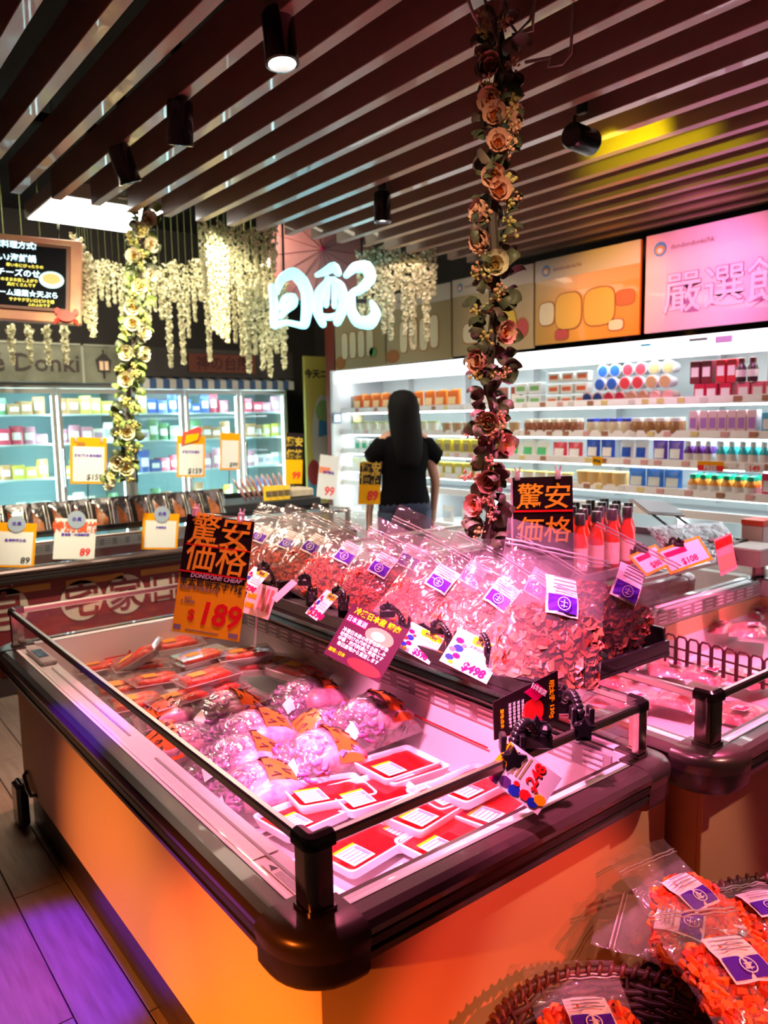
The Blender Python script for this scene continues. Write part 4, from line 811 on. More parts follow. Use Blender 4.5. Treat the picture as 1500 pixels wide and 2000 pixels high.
    mb.loft(rg[::-1]); mb.obj('hair', H, t, smooth=True)
    # face, turned away from the camera
    fb_ = MB(); fb_.ball((0, .112, 1.475), .012, sx=.7, sz=1.3); fb_.obj('nose', SKIN, t, smooth=True)
    for s in (-1, 1): MB().ball((s*.032, .098, 1.50), .011).obj('eye', PAPER, t, smooth=True); MB().ball((s*.095, .015, 1.485), .02, sx=.35, sy=.7).obj('ear', SKIN, t, smooth=True)
    MB().ball((0, .102, 1.435), .016, sx=1.2, sy=.3, sz=.35).obj('mouth', mat('lips', (.5, .12, .1), .4), t, smooth=True)
    return t
woman()
# ================================================================== BAG RACK OVER THE TWO FREEZERS
rk = thing('display_rack', 'long black tray rack bridging the two island freezers and holding the zip bags', 'rack', (1.49, 1.9, .828)); OR = T(-1.49, -1.9, -.828)
RX0, RX1, RY0, RY1 = 1.235, 1.76, 1.06, 2.75
MB().box((RX0, RY0, .828), (RX1, RY1, .838)).obj('tray_floor', BLACKM, rk, M=OR)
MB().box((RX0, RY0, .838), (RX0+.012, RY1, .873), bev=.002).obj('tray_lip', BLACK, rk, M=OR)
MB().box((RX0+.012, RY0, .838), (RX1, RY0+.012, .868), bev=.002).obj('tray_lip', BLACK, rk, M=OR)
MB().box((RX1-.012, RY0+.012, .838), (RX1, RY1, .90), bev=.002).obj('tray_lip', BLACK, rk, M=OR)
MB().box((RX0+.012, RY1-.012, .838), (RX1-.012, RY1, .90), bev=.002).obj('tray_lip', BLACK, rk, M=OR)
for i in range(9): MB().box((RX0+.06, RY0+.1+i*.18, .838), (RX0+.36, RY0+.106+i*.18, .90)).obj('tray_divider', BLACKM, rk, M=OR)
MB().box((RX0+.25, RY0+.02, .838), (RX0+.262, RY1-.02, .93)).obj('back_stop', BLACKM, rk, M=OR)
BAGF = film('bag_film', base=.05, gain=.55, rough=.12, milk=.065, bump=.8, bscale=12)
BAGZ = film('bag_zip', base=.25, gain=.5, rough=.12, milk=.45)
SHR = [mat('shrimp_orange', (.58, .035, .006), .5), mat('shrimp_red', (.36, .012, .006), .5), mat('shrimp_pale', (.66, .09, .02), .5)]
FLK = [mat('flake_pink', (.48, .08, .035), .4), mat('flake_pale', (.55, .17, .08), .35), mat('flake_brown', (.24, .03, .012), .45)]
ORG = [mat('fried_orange', (.78, .11, .008), .5), mat('fried_red', (.58, .045, .006), .5), mat('fried_light', (.85, .20, .02), .5)]
def thick(u, v): return max(0.0, math.sin(PI*min(1, max(0, u))))**.55 * (math.sin(PI*min(1, (.06 + v*1.28)))**.6 if v < .70 else .12)
def fill_mesh(kind, w_, h_, th, seed, n=420, top=.56):
    rnd = random.Random(seed); mb = MB()
    # inner lump so no gap shows
    mb.loft([[(w_*.42*(1-.25*abs(k-.5))*math.cos(a), th*.33*math.sin(a)*math.sin(PI*(.15+.7*k)), h_*(.035+k*(top-.06))) for a in [2*PI*i/14 for i in range(14)]] for k in (0, .15, .4, .7, .9, 1)], 2)
    for i in range(n):
        u = rnd.uniform(.07, .93); v = rnd.uniform(.04, top*(1-.25*abs(u-.5))); s = rnd.choice((-1, 1)) if rnd.random() < .5 else -1
        c = V(((u-.5)*w_, s*th*.5*thick(u, v)*rnd.uniform(.55, .92), v*h_)); a = rnd.random()*6.28; b_ = rnd.uniform(-.7, .7)
        Q = T(*c) @ Matrix.Rotation(a, 4, 'Y') @ Matrix.Rotation(b_, 4, 'X')
        if kind == 'flake':
            q = rnd.uniform(.009, .016); k = rnd.uniform(-.3, .3)*q
            mb.add([(-q, k, -q*.5), (0, 0, -q*.8), (q, -k, -q*.3), (q*.9, k, q*.6), (0, .3*q, q*.9), (-q*.8, -k, q*.5)], [(0, 1, 4, 5), (1, 2, 3, 4)], rnd.choice((0, 1, 1, 2)), Q)
        else:
            q = rnd.uniform(.006, .010) if kind == 'shrimp' else rnd.uniform(.009, .014); r = q*(.30 if kind == 'shrimp' else .60)
            mb.tube([(q*math.cos(t_), 0, q*math.sin(t_)) for t_ in (0, .9, 1.8, 2.7)], [r*.5, r, r*.9, r*.35], 5, rnd.choice((0, 0, 1, 2)), Q)
    return mb
def bag_proto(kind, w_, h_, th, seed, fillcols, purple=True):
    t = thing('zip_bag', 'x', 'bag'); rnd = random.Random(seed); ph = rnd.random()*9
    def sheet(s, z0=0, z1=1.0, k=1.0):
        def f(u, v):
            vv = z0 + v*(z1-z0); y = s*th*.5*thick(u, vv)*1.04; p = V((u*9+ph, vv*7, s*3))
            y += .006*noise.noise(p)*(1 if vv > .08 else .3) + s*.004*abs(noise.noise(p*2.3)) + .020*math.sin(vv*3+ph)*max(0, vv-.6)*1.5
            return ((u-.5)*w_*(1-.03*math.sin(PI*vv)), y, vv*h_)
        return f
    mb = MB(); mb.grid(sheet(-1, 0, .86), 14, 16); mb.grid(sheet(1, 0, .86), 14, 16); mb.grid(sheet(-1, .86, 1), 14, 4); mb.obj('film', BAGF, t, smooth=True)
    f_ = sheet(-1); z_ = [V(f_(i/14, .86)) + V((0, -.003, 0)) for i in range(15)]
    MB().tube(z_, .0022, 5).tube([p + V((0, 0, -.008)) for p in z_], .0016, 5).obj('zip_strip', BAGZ, t, smooth=True)
    tag(fill_mesh(kind, w_, h_, th, seed, top=.47 if kind != 'fried' else .60).obj('contents', fillcols, t), kind='stuff')
    lw, lh = w_*.30, h_*.26; u0, v0 = .38, .42
    if kind == 'fried': lw, lh, u0, v0 = w_*.44, h_*.36, .28, .22
    og = .004 if kind != 'fried' else .0115
    g = lambda dx: (lambda u, v: (lambda q: (q[0], q[1]-og-dx, q[2]))(f_(u0 + u*lw/w_, v0 + v*lh/h_)))
    lb = MB().grid(g(0), 4, 4).obj('label', PAPER, t)
    pu = MB().grid(lambda u, v: (lambda q: (q[0], q[1]-og-.0015, q[2]))(f_(u0+.02+u*(lw/w_-.04), v0+.02+v*(lh/h_*.50-.02))), 3, 3).obj('label_print', PURPLE, lb)
    a, b = V(f_(u0+.03, v0+.03)), V(f_(u0+lw/w_-.03, v0+.03)); s_ = lh*.40
    mm = MB(); cx_, cz_ = (a.x+b.x)/2, v0*h_+lh*.28; yy = min(a.y, b.y, f_(u0+lw/w_/2, v0+lh/h_*.3)[1])-og-.0045
    mm.loft([[(cx_+r*math.cos(q_), yy, cz_+r*math.sin(q_)) for q_ in [2*PI*i/16 for i in range(16)]] for r in (s_*.42, s_*.36)], caps=False)
    mm.box((cx_-s_*.24, yy-.0003, cz_+s_*.05), (cx_+s_*.24, yy, cz_+s_*.10)).box((cx_-s_*.03, yy-.0003, cz_-s_*.25), (cx_+s_*.03, yy, cz_+s_*.25)).box((cx_-s_*.2, yy-.0003, cz_-s_*.18), (cx_+s_*.2, yy, cz_-s_*.13)).obj('emblem', PAPER, lb)
    tl = MB()
    for i in range(4): tl.box((cx_-lw*.36, yy+.001, v0*h_+lh*(.62+i*.09)), (cx_+lw*(.36-.1*(i % 2)), yy+.0015, v0*h_+lh*(.62+i*.09)+.0022))
    tl.obj('print_lines', GREY, lb); return family(t)
bagA = bag_proto('shrimp', .20, .27, .065, 1, SHR); bagB = bag_proto('shrimp', .19, .28, .07, 2, SHR); bagC = bag_proto('flake', .22, .30, .07, 3, FLK)
bagD = bag_proto('fried', .19, .25, .055, 4, ORG); bagE = bag_proto('fried', .20, .26, .06, 5, ORG)
_used = set()
def bag(src, base, top, yaw, label, s=1.0, group=None):
    """base: bottom centre, top: top centre (world); yaw: heading of the bag's width"""
    base, top = V(base), V(top); z = (top-base).normalized(); x = V((math.cos(yaw), math.sin(yaw), 0)); M = basis(base, x, z)
    # keep z exactly along the bag
    y = z.cross(x).normalized(); x2 = y.cross(z); M = Matrix(((x2.x, y.x, z.x, base.x), (x2.y, y.y, z.y, base.y), (x2.z, y.z, z.z, base.z), (0, 0, 0, 1))) @ Matrix.Scale(s, 4)
    if src.name in _used: o = clone(src, M)
    else: _used.add(src.name); o = src; o.matrix_basis = M
    o['label'] = label
    if group: o['group'] = group
    return o
# bags in the rack: (proto, image bottom, bottom x-plane, image top, lean, yaw, scale, label)
def rb_(src, px, py, X, dY, dX, hz, yaw, s, label):
    b = ax(px, py, X); b.z = .86; return bag(src, b, b + V((dX, dY, hz)), yaw, label, s)
R = math.radians
rb_(bagB, 470, 1130, 1.34, 0.04, 0.19, 0.20, R(-58), 1.15, 'zip bag farthest back in the rack, right behind the big orange price sign')
rb_(bagA, 520, 1140, 1.34, 0.02, 0.19, 0.20, R(-58), 1.2, 'zip bag of dried shrimp second from the back of the rack')
rb_(bagB, 560, 1150, 1.34, 0.00, 0.19, 0.20, R(-56), 1.2, 'zip bag of dried shrimp third from the back of the rack')
rb_(bagA, 622, 1172, 1.34, 0.00, 0.19, 0.20, R(-50), 1.22, 'zip bag of dried shrimp behind the gooseneck clip without a card')
rb_(bagB, 690, 1205, 1.32, 0.00, 0.19, 0.21, R(-48), 1.12, 'full zip bag of red dried shrimp behind the dark pink info card')
rb_(bagA, 750, 1195, 1.44, -0.01, 0.19, 0.25, R(-48), 1.2, 'tall zip bag in the second row rising highest in the middle of the rack')
rb_(bagA, 795, 1250, 1.32, -0.01, 0.19, 0.19, R(-48), 1.18, 'zip bag of orange red shrimp with a big label above the purple card clip')
rb_(bagB, 865, 1240, 1.44, -0.01, 0.19, 0.22, R(-44), 1.1, 'zip bag of shrimp in the second row, left of the pale flake bags')
rb_(bagC, 900, 1290, 1.32, -0.02, 0.19, 0.18, R(-42), 1.05, 'zip bag of pale flakes behind the $598 card')
rb_(bagA, 985, 1265, 1.50, -0.04, 0.17, 0.24, R(-34), 1.1, 'zip bag in the second row behind the front flake bag')
rb_(bagC, 1062, 1385, 1.275, 0.07, 0.12, 0.25, R(-24), 1.20, 'largest zip bag of fish flakes at the front end of the rack')
rb_(bagC, 1150, 1290, 1.56, -0.03, 0.13, 0.23, R(-30), 1.15, 'zip bag at the front right corner of the rack')

# ================================================================== SIGNS AND CLIP TAGS
OUTR = mat('sign_orange', (1, .66, .01), .5, spec=.2); SIGB = mat('sign_black', (.012, .004, .006), .5, spec=.2); SIGO = mat('brush_orange', (1, .60, .03), .5, spec=.2); HOLD = film('card_sleeve', base=.02, gain=.25, rough=.1, milk=.0)
def pegclip(t, x, z, y=0):
    MB().box((x-.008, y-.012, z-.010), (x+.008, y+.010, z+.018), bev=.003).tube([(x-.004, y, z+.015), (x-.008, y, z+.030)], .003, 5).tube([(x+.004, y, z+.015), (x+.008, y, z+.030)], .003, 5).obj('peg_clip', film('clip_pink', tint=(1, .7, .75), base=.15, gain=.5, milk=.35), t)
M_, w_, h_ = frame(ad(335, 1232, 2.28), ad(466, 1254, 2.22), ad(362, 1003, 2.30))
ps = thing('price_sign', 'tall orange and black price sign reading 驚安価格 and 189', 'sign', M_); k_ = w_/132
MB().box((0, 0, 0), (w_, .003, h_)).obj('card', OUTR, ps); MB().box((0, -.001, h_*.50), (w_, -.0001, h_)).obj('black_field', SIGB, ps)
text('驚安', w_*.46, SIGO, ps, w_*.5, h_*.78, -.002, bold=.008, shear=.12); text('価格', w_*.46, SIGO, ps, w_*.5, h_*.555, -.002, bold=.008, shear=.12)
MB().box((.01, -.0025, h_*.742), (w_, -.001, h_*.752)).box((.0, -.0025, h_*.512), (w_*.98, -.001, h_*.524)).obj('red_rule', RED, ps)
text('DON!DON!! CHEAP', w_*.085, PAPER, ps, w_*.55, h_*.475, -.0018, bold=.02, shear=.2)
MB().box((w_*.02, -.0014, h_*.462), (w_*.98, -.0002, h_*.50)).obj('black_field', SIGB, ps)
text('辛太郎明太子75g', w_*.125, INK, ps, w_*.02, h_*.405, -.001, align='LEFT', bold=.01); text('辛太郎 辛子明太子75g', w_*.06, GREY, ps, w_*.03, h_*.37, -.001, align='LEFT')
text('WAS', w_*.05, GREY, ps, w_*.13, h_*.29, -.001, align='LEFT'); text('$ 200.00', w_*.06, GREY, ps, w_*.08, h_*.255, -.001, align='LEFT')
text('$', w_*.20, RED, ps, w_*.26, h_*.12, -.001, bold=.02); text('189', w_*.42, RED, ps, w_*.66, h_*.10, -.001, bold=.03, shear=.15)
MB().box((w_*.02, -.001, h_*.02), (w_*.13, -.0002, h_*.065)).obj('print_block', GREY, ps); MB().box((w_*.84, -.001, h_*.02), (w_*.98, -.0002, h_*.06)).obj('print_block', GREY, ps); MB().box((w_*.2, -.001, h_*.03), (w_*.7, -.0002, h_*.037)).obj('print_line', GREY, ps)
MB().box((-.004, .003, -.004), (w_+.006, .005, h_+.006)).box((-.004, -.0035, -.004), (w_+.006, -.003, h_+.006)).obj('sleeve', HOLD, ps)
pegclip(ps, w_*.12, h_+.004); pegclip(ps, w_*.80, h_+.004)
MB().tube([(w_*.05, .004, h_*.98+.012), (w_*.9, .004, h_*.98+.012), (w_+.02, .02, h_*.95), (w_+.03, .05, -.02)], .0035, 6).obj('stand_wire', CLEAR, ps, smooth=True)
# second black sign
M_, w_, h_ = frame(ad(1003, 1062, 2.22), ad(1120, 1062, 2.16), ad(1001, 933, 2.22))
h2 = h_
bs = thing('price_sign', 'square black price sign with orange brush characters 驚安価格 by the rose garland', 'sign', M_)
MB().box((0, 0, -.12), (w_, .003, h_)).obj('card', SIGB, bs); MB().box((-.006, -.001, -.12), (-.001, .004, h_)).obj('edge_strip', mat('pink_white', (.9, .6, .7), .4), bs)
text('驚安', w_*.46, SIGO, bs, w_*.5, h_*.56, -.002, bold=.008, shear=.12); text('価格', w_*.46, SIGO, bs, w_*.5, h_*.06, -.002, bold=.008, shear=.12)
MB().box((.0, -.0025, h_*.475), (w_, -.001, h_*.505)).obj('red_rule', RED, bs); pegclip(bs, w_*.09, h_); pegclip(bs, w_*.77, h_)
MB().tube([(w_*.5, .006, h_*.9), (w_*.5, .006, -.2)], .003, 6).obj('stand_wire', CHROME, bs)
bb = thing('black_box', 'small black box with a red stripe left of the square black price sign', 'box', basis(ad(955, 1075, 2.3), CR, V((0, 0, 1)))); MB().box((0, 0, 0), (.068, .06, .10), bev=.003).obj('body', BLACKM, bb); MB().box((-.0005, -.0008, .052), (.0685, .0, .060)).obj('red_stripe', RED, bb)

def star(mb, c, r, th, M=None, a0=PI/2):
    pts = [(c[0]+(r if i % 2 == 0 else r*.5)*math.cos(a0+PI*i/5), c[2]+(r if i % 2 == 0 else r*.5)*math.sin(a0+PI*i/5)) for i in range(10)]
    mb.prism(pts, c[1]-th/2, c[1]+th/2, 0, M)
def goose_clip(base, mid, tip, label, xdir=(1, 0, 0), s=1.0):
    """clamp at base, arching beaded neck, star-tailed clip at the tip"""
    base, mid, tip = V(base), V(mid), V(tip); t = thing('gooseneck_clip', label, 'clip', base); q = basis((0, 0, 0), xdir, (0, 0, 1))
    MB().box((-.012*s, -.012*s, -.016*s), (.012*s, .012*s, .012*s), bev=.003).box((-.016*s, -.009*s, .006*s), (-.008*s, .009*s, .030*s), bev=.002).box((.008*s, -.009*s, .006*s), (.016*s, .009*s, .030*s), bev=.002).obj('clamp', BLACK, t, M=q)
    mb = MB(); star(mb, (0, -.014*s, .004), .017*s, .008); mb.obj('star', BLACK, t, M=q)
    P = []; a, b, c = V((0, 0, .012*s)), mid-base, tip-base
    for i in range(13):
        f = i/12; P.append(a*(1-f)**2 + b*2*f*(1-f) + c*f*f)
    mb = MB().tube(P, .0055*s, 8)
    for p in P[1:-1]: mb.ball(p, .0078*s, n=8, sz=.8)
    mb.obj('neck', BLACK, t, smooth=True)
    tc = T(*c) @ q; MB().box((-.020*s, -.007*s, -.014*s), (.020*s, .007*s, .006*s), bev=.003).ball((-.012*s, 0, .010*s), .009*s).ball((.012*s, 0, .010*s), .009*s).obj('jaw', BLACK, t, M=tc)
    mb = MB(); star(mb, (0, .002, .016*s), .014*s, .007); mb.obj('star', BLACK, t, M=tc)
    return t
def tagcard(BL, BR, TL, label, head, price, sub=None, style='char'):
    M_, w_, h_ = frame(BL, BR, TL); t = thing('price_card', label, 'price card', M_); MB().box((0, 0, 0), (w_, .0015, h_)).obj('card', PAPER, t)
    hx = w_*.36
    MB().prism([(hx, h_*.80), (w_*.46, h_*.74), (w_*.60, h_*.79), (w_*.75, h_*.73), (w_*.88, h_*.79), (w_*.97, h_*.76), (w_*.99, h_*.95), (w_*.85, h_*.99), (w_*.65, h_*.95), (w_*.5, h_*1.0), (hx, h_*.96)], -.0012, -.0002).obj('orange_banner', YELLOW, t)
    text(head, h_*.13, INK, t, w_*.68, h_*.81, -.0018, bold=.03)
    # bunting of coloured shapes at the left side of the print
    for i, (cx_, cz_, r, m_) in enumerate(((.15, .70, .10, PINKINK), (.20, .50, .12, BLUE), (.10, .42, .08, RED), (.24, .30, .09, PINKINK), (.13, .20, .10, BLUE), (.28, .62, .06, RED), (.20, .10, .06, YELLOW))):
        MB().prism(circ(w_*cx_, h_*cz_, w_*r*.9, h_*r*.8, 7, .3*i, .3*i+2*PI), -.0010-.0002*i, -.0002).obj('print_shape', m_, t)
    if sub: text(sub, h_*.10, INK, t, w_*.68, h_*.64, -.0012, bold=.005)
    mb = MB()
    for i in range(3): mb.box((w_*.40, -.0009, h_*(.38+i*.085)), (w_*(.95-.06*i), -.0002, h_*(.385+i*.085)+.0022))
    mb.obj('print_lines', mat('grey_pink_print', (.75, .45, .45), .5), t)
    text(price, h_*.30, PINKINK, t, w_*.66, h_*.06, -.0014, bold=.045, shear=.1); return t
def tagz(px, py, z): return az(px, py, z)
# $498 card and clip (front of the rack)
def quad(a, b, c, da, db, dc): return ad(*a, da), ad(*b, db), ad(*c, dc)
DR = 1.95
tagcard(*quad((858, 1290), (950, 1336), (905, 1230), 1.80, 1.74, 1.83), 'white price card with $498 in front of the largest flake bag', '自家製珍味', '$498', '天然切片魚乾 240g')
goose_clip(ax(958, 1285, 1.24) + V((0, 0, 0)), ax(940, 1235, 1.22) + V((0, 0, .03)), ad(940, 1262, 1.83), 'black star clip between the two large white price cards', CR)
tagcard(*quad((775, 1262), (838, 1298), (800, 1212), 1.98, 1.92, 2.0), 'white price card with $598 left of the $498 card', '嚴選珍味', '$598', '二二シシュリンプ')
goose_clip(ax(880, 1255, 1.24), ax(860, 1205, 1.22), ad(855, 1228, 1.95), 'black star clip just right of the plum info card', CR)
tagcard(*quad((596, 1197), (618, 1212), (640, 1152), 2.25, 2.22, 2.28), 'small tilted price card on the rack edge left of the dark pink info card', '特選', '$398', None)
goose_clip(ax(672, 1180, 1.24), ax(672, 1140, 1.24), ad(660, 1160, 2.27), 'black star clip above the small tilted price card', CR)
tagcard(*quad((462, 1145), (492, 1160), (500, 1108), 2.30, 2.26, 2.33), 'small price card touching the right side of the big orange price sign', '特選', '$298', None)
goose_clip(ax(536, 1150, 1.24), ax(530, 1105, 1.24), ad(515, 1112, 2.32), 'black star clip right of the big orange price sign', CR)
goose_clip(ax(610, 1165, 1.24), ax(600, 1120, 1.24), ad(595, 1135, 2.3), 'gooseneck clip without a card between the two small price cards', CR)
pk = thing('info_slip', 'plain pink slip hanging from the cardless gooseneck clip', 'card', frame(*quad((530, 1168), (542, 1178), (580, 1138), 2.25, 2.24, 2.28))[0]); MB().box((0, 0, 0), (.022, .001, .085)).obj('card', mat('slip_pink', (.80, .35, .42), .5), pk)
bl = thing('info_slip', 'pale leaflet with ruled boxes behind the big orange price sign', 'card', frame(*quad((470, 1195), (530, 1213), (480, 1140), 2.36, 2.33, 2.38))[0]); MB().box((0, 0, 0), (.095, .001, .10)).obj('card', mat('slip_pale', (.85, .60, .58), .5), bl)
for i in range(3): MB().box((.045+i*.016, -.001, .02), (.055+i*.016, -.0002, .09)).obj('printed_box', mat('slip_print', (.5, .15, .15), .5), bl)
MB().box((.005, -.001, .02), (.035, -.0002, .035)).box((.005, -.001, .05), (.035, -.0002, .065)).obj('printed_box', ORANGE, bl)
# dark pink info card
PLUM = mat('card_plum', (.045, .004, .02), .5, spec=.2); FOODP = mat('food_print', (.80, .25, .12), .4); 
M_, w_, h_ = frame(ad(632, 1276, 1.98), ad(740, 1334, 1.88), ad(690, 1178, 2.02)); ic = thing('info_card', 'plum coloured info card with white text and a seafood picture clipped to the rack', 'card', M_)
MB().box((0, 0, 0), (w_, .002, h_)).obj('card', PLUM, ic)
text('冷凍日本産 鱈肉', h_*.135, YELLOW, ic, w_*.5, h_*.86, -.001, bold=.03); text('日本直送', h_*.11, PAPER, ic, w_*.22, h_*.70, -.002, bold=.01)
f_ = MB().prism(circ(w_*.66, h_*.66, w_*.24, h_*.15, 18), -.0012, 0).obj('picture', FOODP, ic); MB().prism(circ(w_*.64, h_*.66, w_*.12, h_*.08, 14), -.0022, -.0012).obj('picture_detail', mat('food_pale', (.9, .55, .45), .4), f_)
MB().box((w_*.05, -.0012, h_*.68), (w_*.40, -.0002, h_*.80)).obj('pink_plate', PINKINK, ic)
for i, tx in enumerate(('冷凍日本産の新鮮な海の幸', '味噌付けの風味をお楽しみ', '中華・和風料理に最適です', '毎日産地から直送します')): text(tx, h_*.082, PAPER, ic, w_*.48, h_*(.50-i*.085), -.001, bold=.02)
text('産地 : 日本', h_*.075, YELLOW, ic, w_*.18, h_*.10, -.001, bold=.03)
f_ = MB().prism(circ(w_*.68, h_*.10, w_*.29, h_*.10, 16), -.0012, 0).obj('red_burst', RED, ic)
MB().box((-.002, -.0032, -.002), (w_+.003, -.0028, h_+.003)).obj('sleeve', HOLD, ic)
goose_clip(ax(790, 1225, 1.24), ax(770, 1175, 1.22), ad(757, 1195, 1.97), 'black star clip holding the plum info card', CR)
# card on the front rail: $130g info card, $248 card, two big clips
ra = lambda px, py: ay(px, py, .922)
M_, w_, h_ = frame(ad(962, 1443, 1.50), ad(1092, 1412, 1.62), ad(966, 1368, 1.50)); oc = thing('info_card', 'black info card with a red roe picture turned sideways above the front rail', 'card', M_)
MB().box((0, 0, 0), (w_, .002, h_)).obj('card', SIGB, oc)
M_, w_, h_ = frame(ad(966, 1446, 1.50), ad(1092, 1404, 1.60), ad(972, 1370, 1.50)); oc.matrix_basis = M_; KB = list(oc.children)
for o in KB: bpy.data.objects.remove(o)
hh = h_
MB().add([(0, 0, 0), (w_, 0, 0), (w_, 0, h_*1.35), (0, 0, h_), (0, .002, 0), (w_, .002, 0), (w_, .002, h_*1.35), (0, .002, h_)], [(0, 1, 2, 3), (7, 6, 5, 4), (0, 4, 5, 1), (1, 5, 6, 2), (2, 6, 7, 3), (3, 7, 4, 0)]).obj('card', SIGB, oc)
f_ = MB().prism(circ(w_*.58, h_*.42, w_*.17, h_*.36, 18), -.0014, 0).obj('picture', RED, oc); MB().prism(circ(w_*.62, h_*.16, w_*.10, h_*.12, 12), -.0022, -.0014).obj('picture_detail', PINKINK, f_)
text('日本直送', h_*.16, PAPER, oc, w_*.66, h_*.95, -.003, bold=.02, rot=R(35)); MB().prism([(w_*.46, h_*1.02), (w_*.62, h_*.70), (w_*.82, h_*.86), (w_*.66, h_*1.16)], -.0024, -.0004).obj('pink_plate', PINKINK, oc)
text('明太子 130g', h_*.20, YELLOW, oc, w_*.86, h_*.62, -.001, bold=.03, rot=-PI/2+PI if False else R(90))
for i in range(4): text('冷凍日本産辛子', h_*.095, PAPER, oc, w_*(.22+i*.065), h_*.52, -.001, bold=.02, rot=R(90))
text('産地:日本', h_*.12, YELLOW, oc, w_*.10, h_*.5, -.001, bold=.02, rot=R(90))
for px, lab in ((1000, 'large black star clip on the front rail beside the $248 card'), (1135, 'large black star clip on the front rail nearest the right corner post')):
    b = ay(px, 1478 if px < 1100 else 1425, .922); b.z = .826
    tip = ad(1048, 1440, 1.45) if px < 1100 else ad(1100, 1375, 1.62)
    mid = (b+tip)/2 + V((0, 0, .085))
    goose_clip(b, mid, tip, lab, CR, s=1.45)
M_, w_, h_ = frame(ad(1046, 1590, 1.36), ad(1100, 1525, 1.40), ad(1003, 1475, 1.40)); t = thing('price_card', 'white price card with $248 hanging tilted from the front rail', 'price card', M_)
M_, w_, h_ = frame(ad(1050, 1592, 1.38), ad(1098, 1520, 1.38), ad(1000, 1478, 1.40)); t.matrix_basis = M_
MB().box((0, 0, 0), (w_, .0015, h_)).obj('card', PAPER, t)
for i, (cx_, cz_, r, m_) in enumerate(((.10, .92, .10, PINKINK), (.18, .72, .13, mat('dark_purple', (.08, .02, .15), .5)), (.14, .52, .13, BLUE), (.20, .34, .12, RED), (.16, .18, .11, BLUE), (.30, .10, .12, YELLOW), (.30, .55, .06, RED))):
    MB().prism(circ(w_*cx_, h_*cz_, w_*r, h_*r*.9, 7, .3*i, .3*i+2*PI), -.0010-.0002*i, -.0002).obj('print_shape', m_, t)
MB().prism([(w_*.25, h_*.86), (w_*.9, h_*.80), (w_*1.0, h_*1.0), (w_*.3, h_*1.06)], -.0012, 0).obj('orange_banner', YELLOW, t)
text('味付紫菜', h_*.12, INK, t, w_*.62, h_*.88, -.0018, bold=.03)
text('248', h_*.26, RED, t, w_*.72, h_*.28, -.0014, bold=.03); text('$', h_*.15, RED, t, w_*.42, h_*.22, -.0014, bold=.02)
mb = MB()
for i in range(4): mb.box((w_*.42, -.0009, h_*(.54+i*.075)), (w_*(.95-.06*i), -.0002, h_*(.54+i*.075)+.004))
mb.obj('print_lines', mat('olive_print', (.35, .32, .12), .5), t)

# ================================================================== BASIN GOODS
ZF = .475
# red foam trays
def foam_tray():
    t = thing('foam_tray', 'x', 'food tray'); FO = mat('foam_white', (.88, .82, .84), .5); a, b, h_ = .095, .060, .024
    def rr(s, dz, k=.012):
        p = []; X, Y = a*s, b*s
        for cx_, cy_, a0 in ((X-k, Y-k, 0), (-X+k, Y-k, PI/2), (-X+k, -Y+k, PI), (X-k, -Y+k, 3*PI/2)):
            for i in range(4): p.append((cx_+k*math.cos(a0+PI/2*i/3), cy_+k*math.sin(a0+PI/2*i/3), dz))
        return p
    MB().loft([rr(.88, 0), rr(1.0, h_-.003), rr(1.0, h_), rr(.96, h_), rr(.93, h_-.006), rr(.88, .008)], caps=False).add(rr(.88, 0), [tuple(reversed(range(16)))]).add(rr(.86, .008), [tuple(range(16))]).obj('tray', FO, t, smooth=True)
    RF = mat('roe_red', (.80, .003, .006), .5, col2=(.62, .004, .006), scale=20, spec=.15)
    mb = MB(); mb.grid(lambda u, v: ((u-.5)*a*1.80, (v-.5)*b*1.74, .012 + .010*min(1, 6*min(u, 1-u, v, 1-v)+.1) + .002*noise.noise(V((u*6, v*5, 0)))), 12, 8); mb.obj('red_roe', RF, t, smooth=True)
    MB().add(rr(.97, h_+.0012), [tuple(range(16))]).obj('cling_film', film('cling', base=.015, gain=.22, rough=.04, milk=.0), t)
    lb = MB().box((-.080, -.052, h_+.0018), (-.022, .002, h_+.0024)).obj('label', PAPER, t)
    MB().box((-.080, .002, h_+.0018), (-.022, .009, h_+.0024)).obj('label_edge', YELLOW, lb); ml = MB()
    for i in range(5): ml.box((-.074, -.045+i*.010, h_+.0025), (-.036+.004*(i % 2), -.0425+i*.010, h_+.0028))
    ml.box((-.034, -.045, h_+.0025), (-.025, -.004, h_+.0028)).obj('label_print', GREY, lb); return family(t)
ft = foam_tray(); nfl = [0]
def tray(px, py, z, yaw, tiltx=0, tilty=0, label='', src=None, s=1.0, group=None):
    src = src or ft; p = az(px, py, z); M = T(*p) @ rz(R(yaw)) @ Matrix.Rotation(R(tiltx), 4, 'X') @ Matrix.Rotation(R(tilty), 4, 'Y') @ Matrix.Scale(s, 4)
    if src.name in _used: o = clone(src, M)
    else: _used.add(src.name); o = src; o.matrix_basis = M
    o['label'] = label
    if src is ft: o.scale = (s*1.12,)*3
    return o
tray(595, 1605, ZF+.030, 8, 0, 4, 'red roe tray left of the front corner post', s=1.0)
tray(690, 1565, ZF+.012, 5, 0, 5, 'red roe tray under the leftmost row, fanned out behind the corner post tray')
tray(725, 1560, ZF+.034, -4, 3, 3, 'red roe tray with a white label centred behind the front rail')
tray(775, 1505, ZF+.045, 6, 3, 6, 'topmost red roe tray of the pile nearest the squid bags')
tray(792, 1515, ZF+.030, 3, 0, 5, 'red roe tray directly under the topmost one near the squid bags')
tray(920, 1545, ZF+.050, 8, 0, 4, 'upper right red roe tray with a large white label')
tray(885, 1560, ZF+.026, 0, 0, 4, 'red roe tray under the one with the large white label')
tray(830, 1595, ZF+.034, 12, 0, 3, 'red roe tray in the middle behind the front rail')
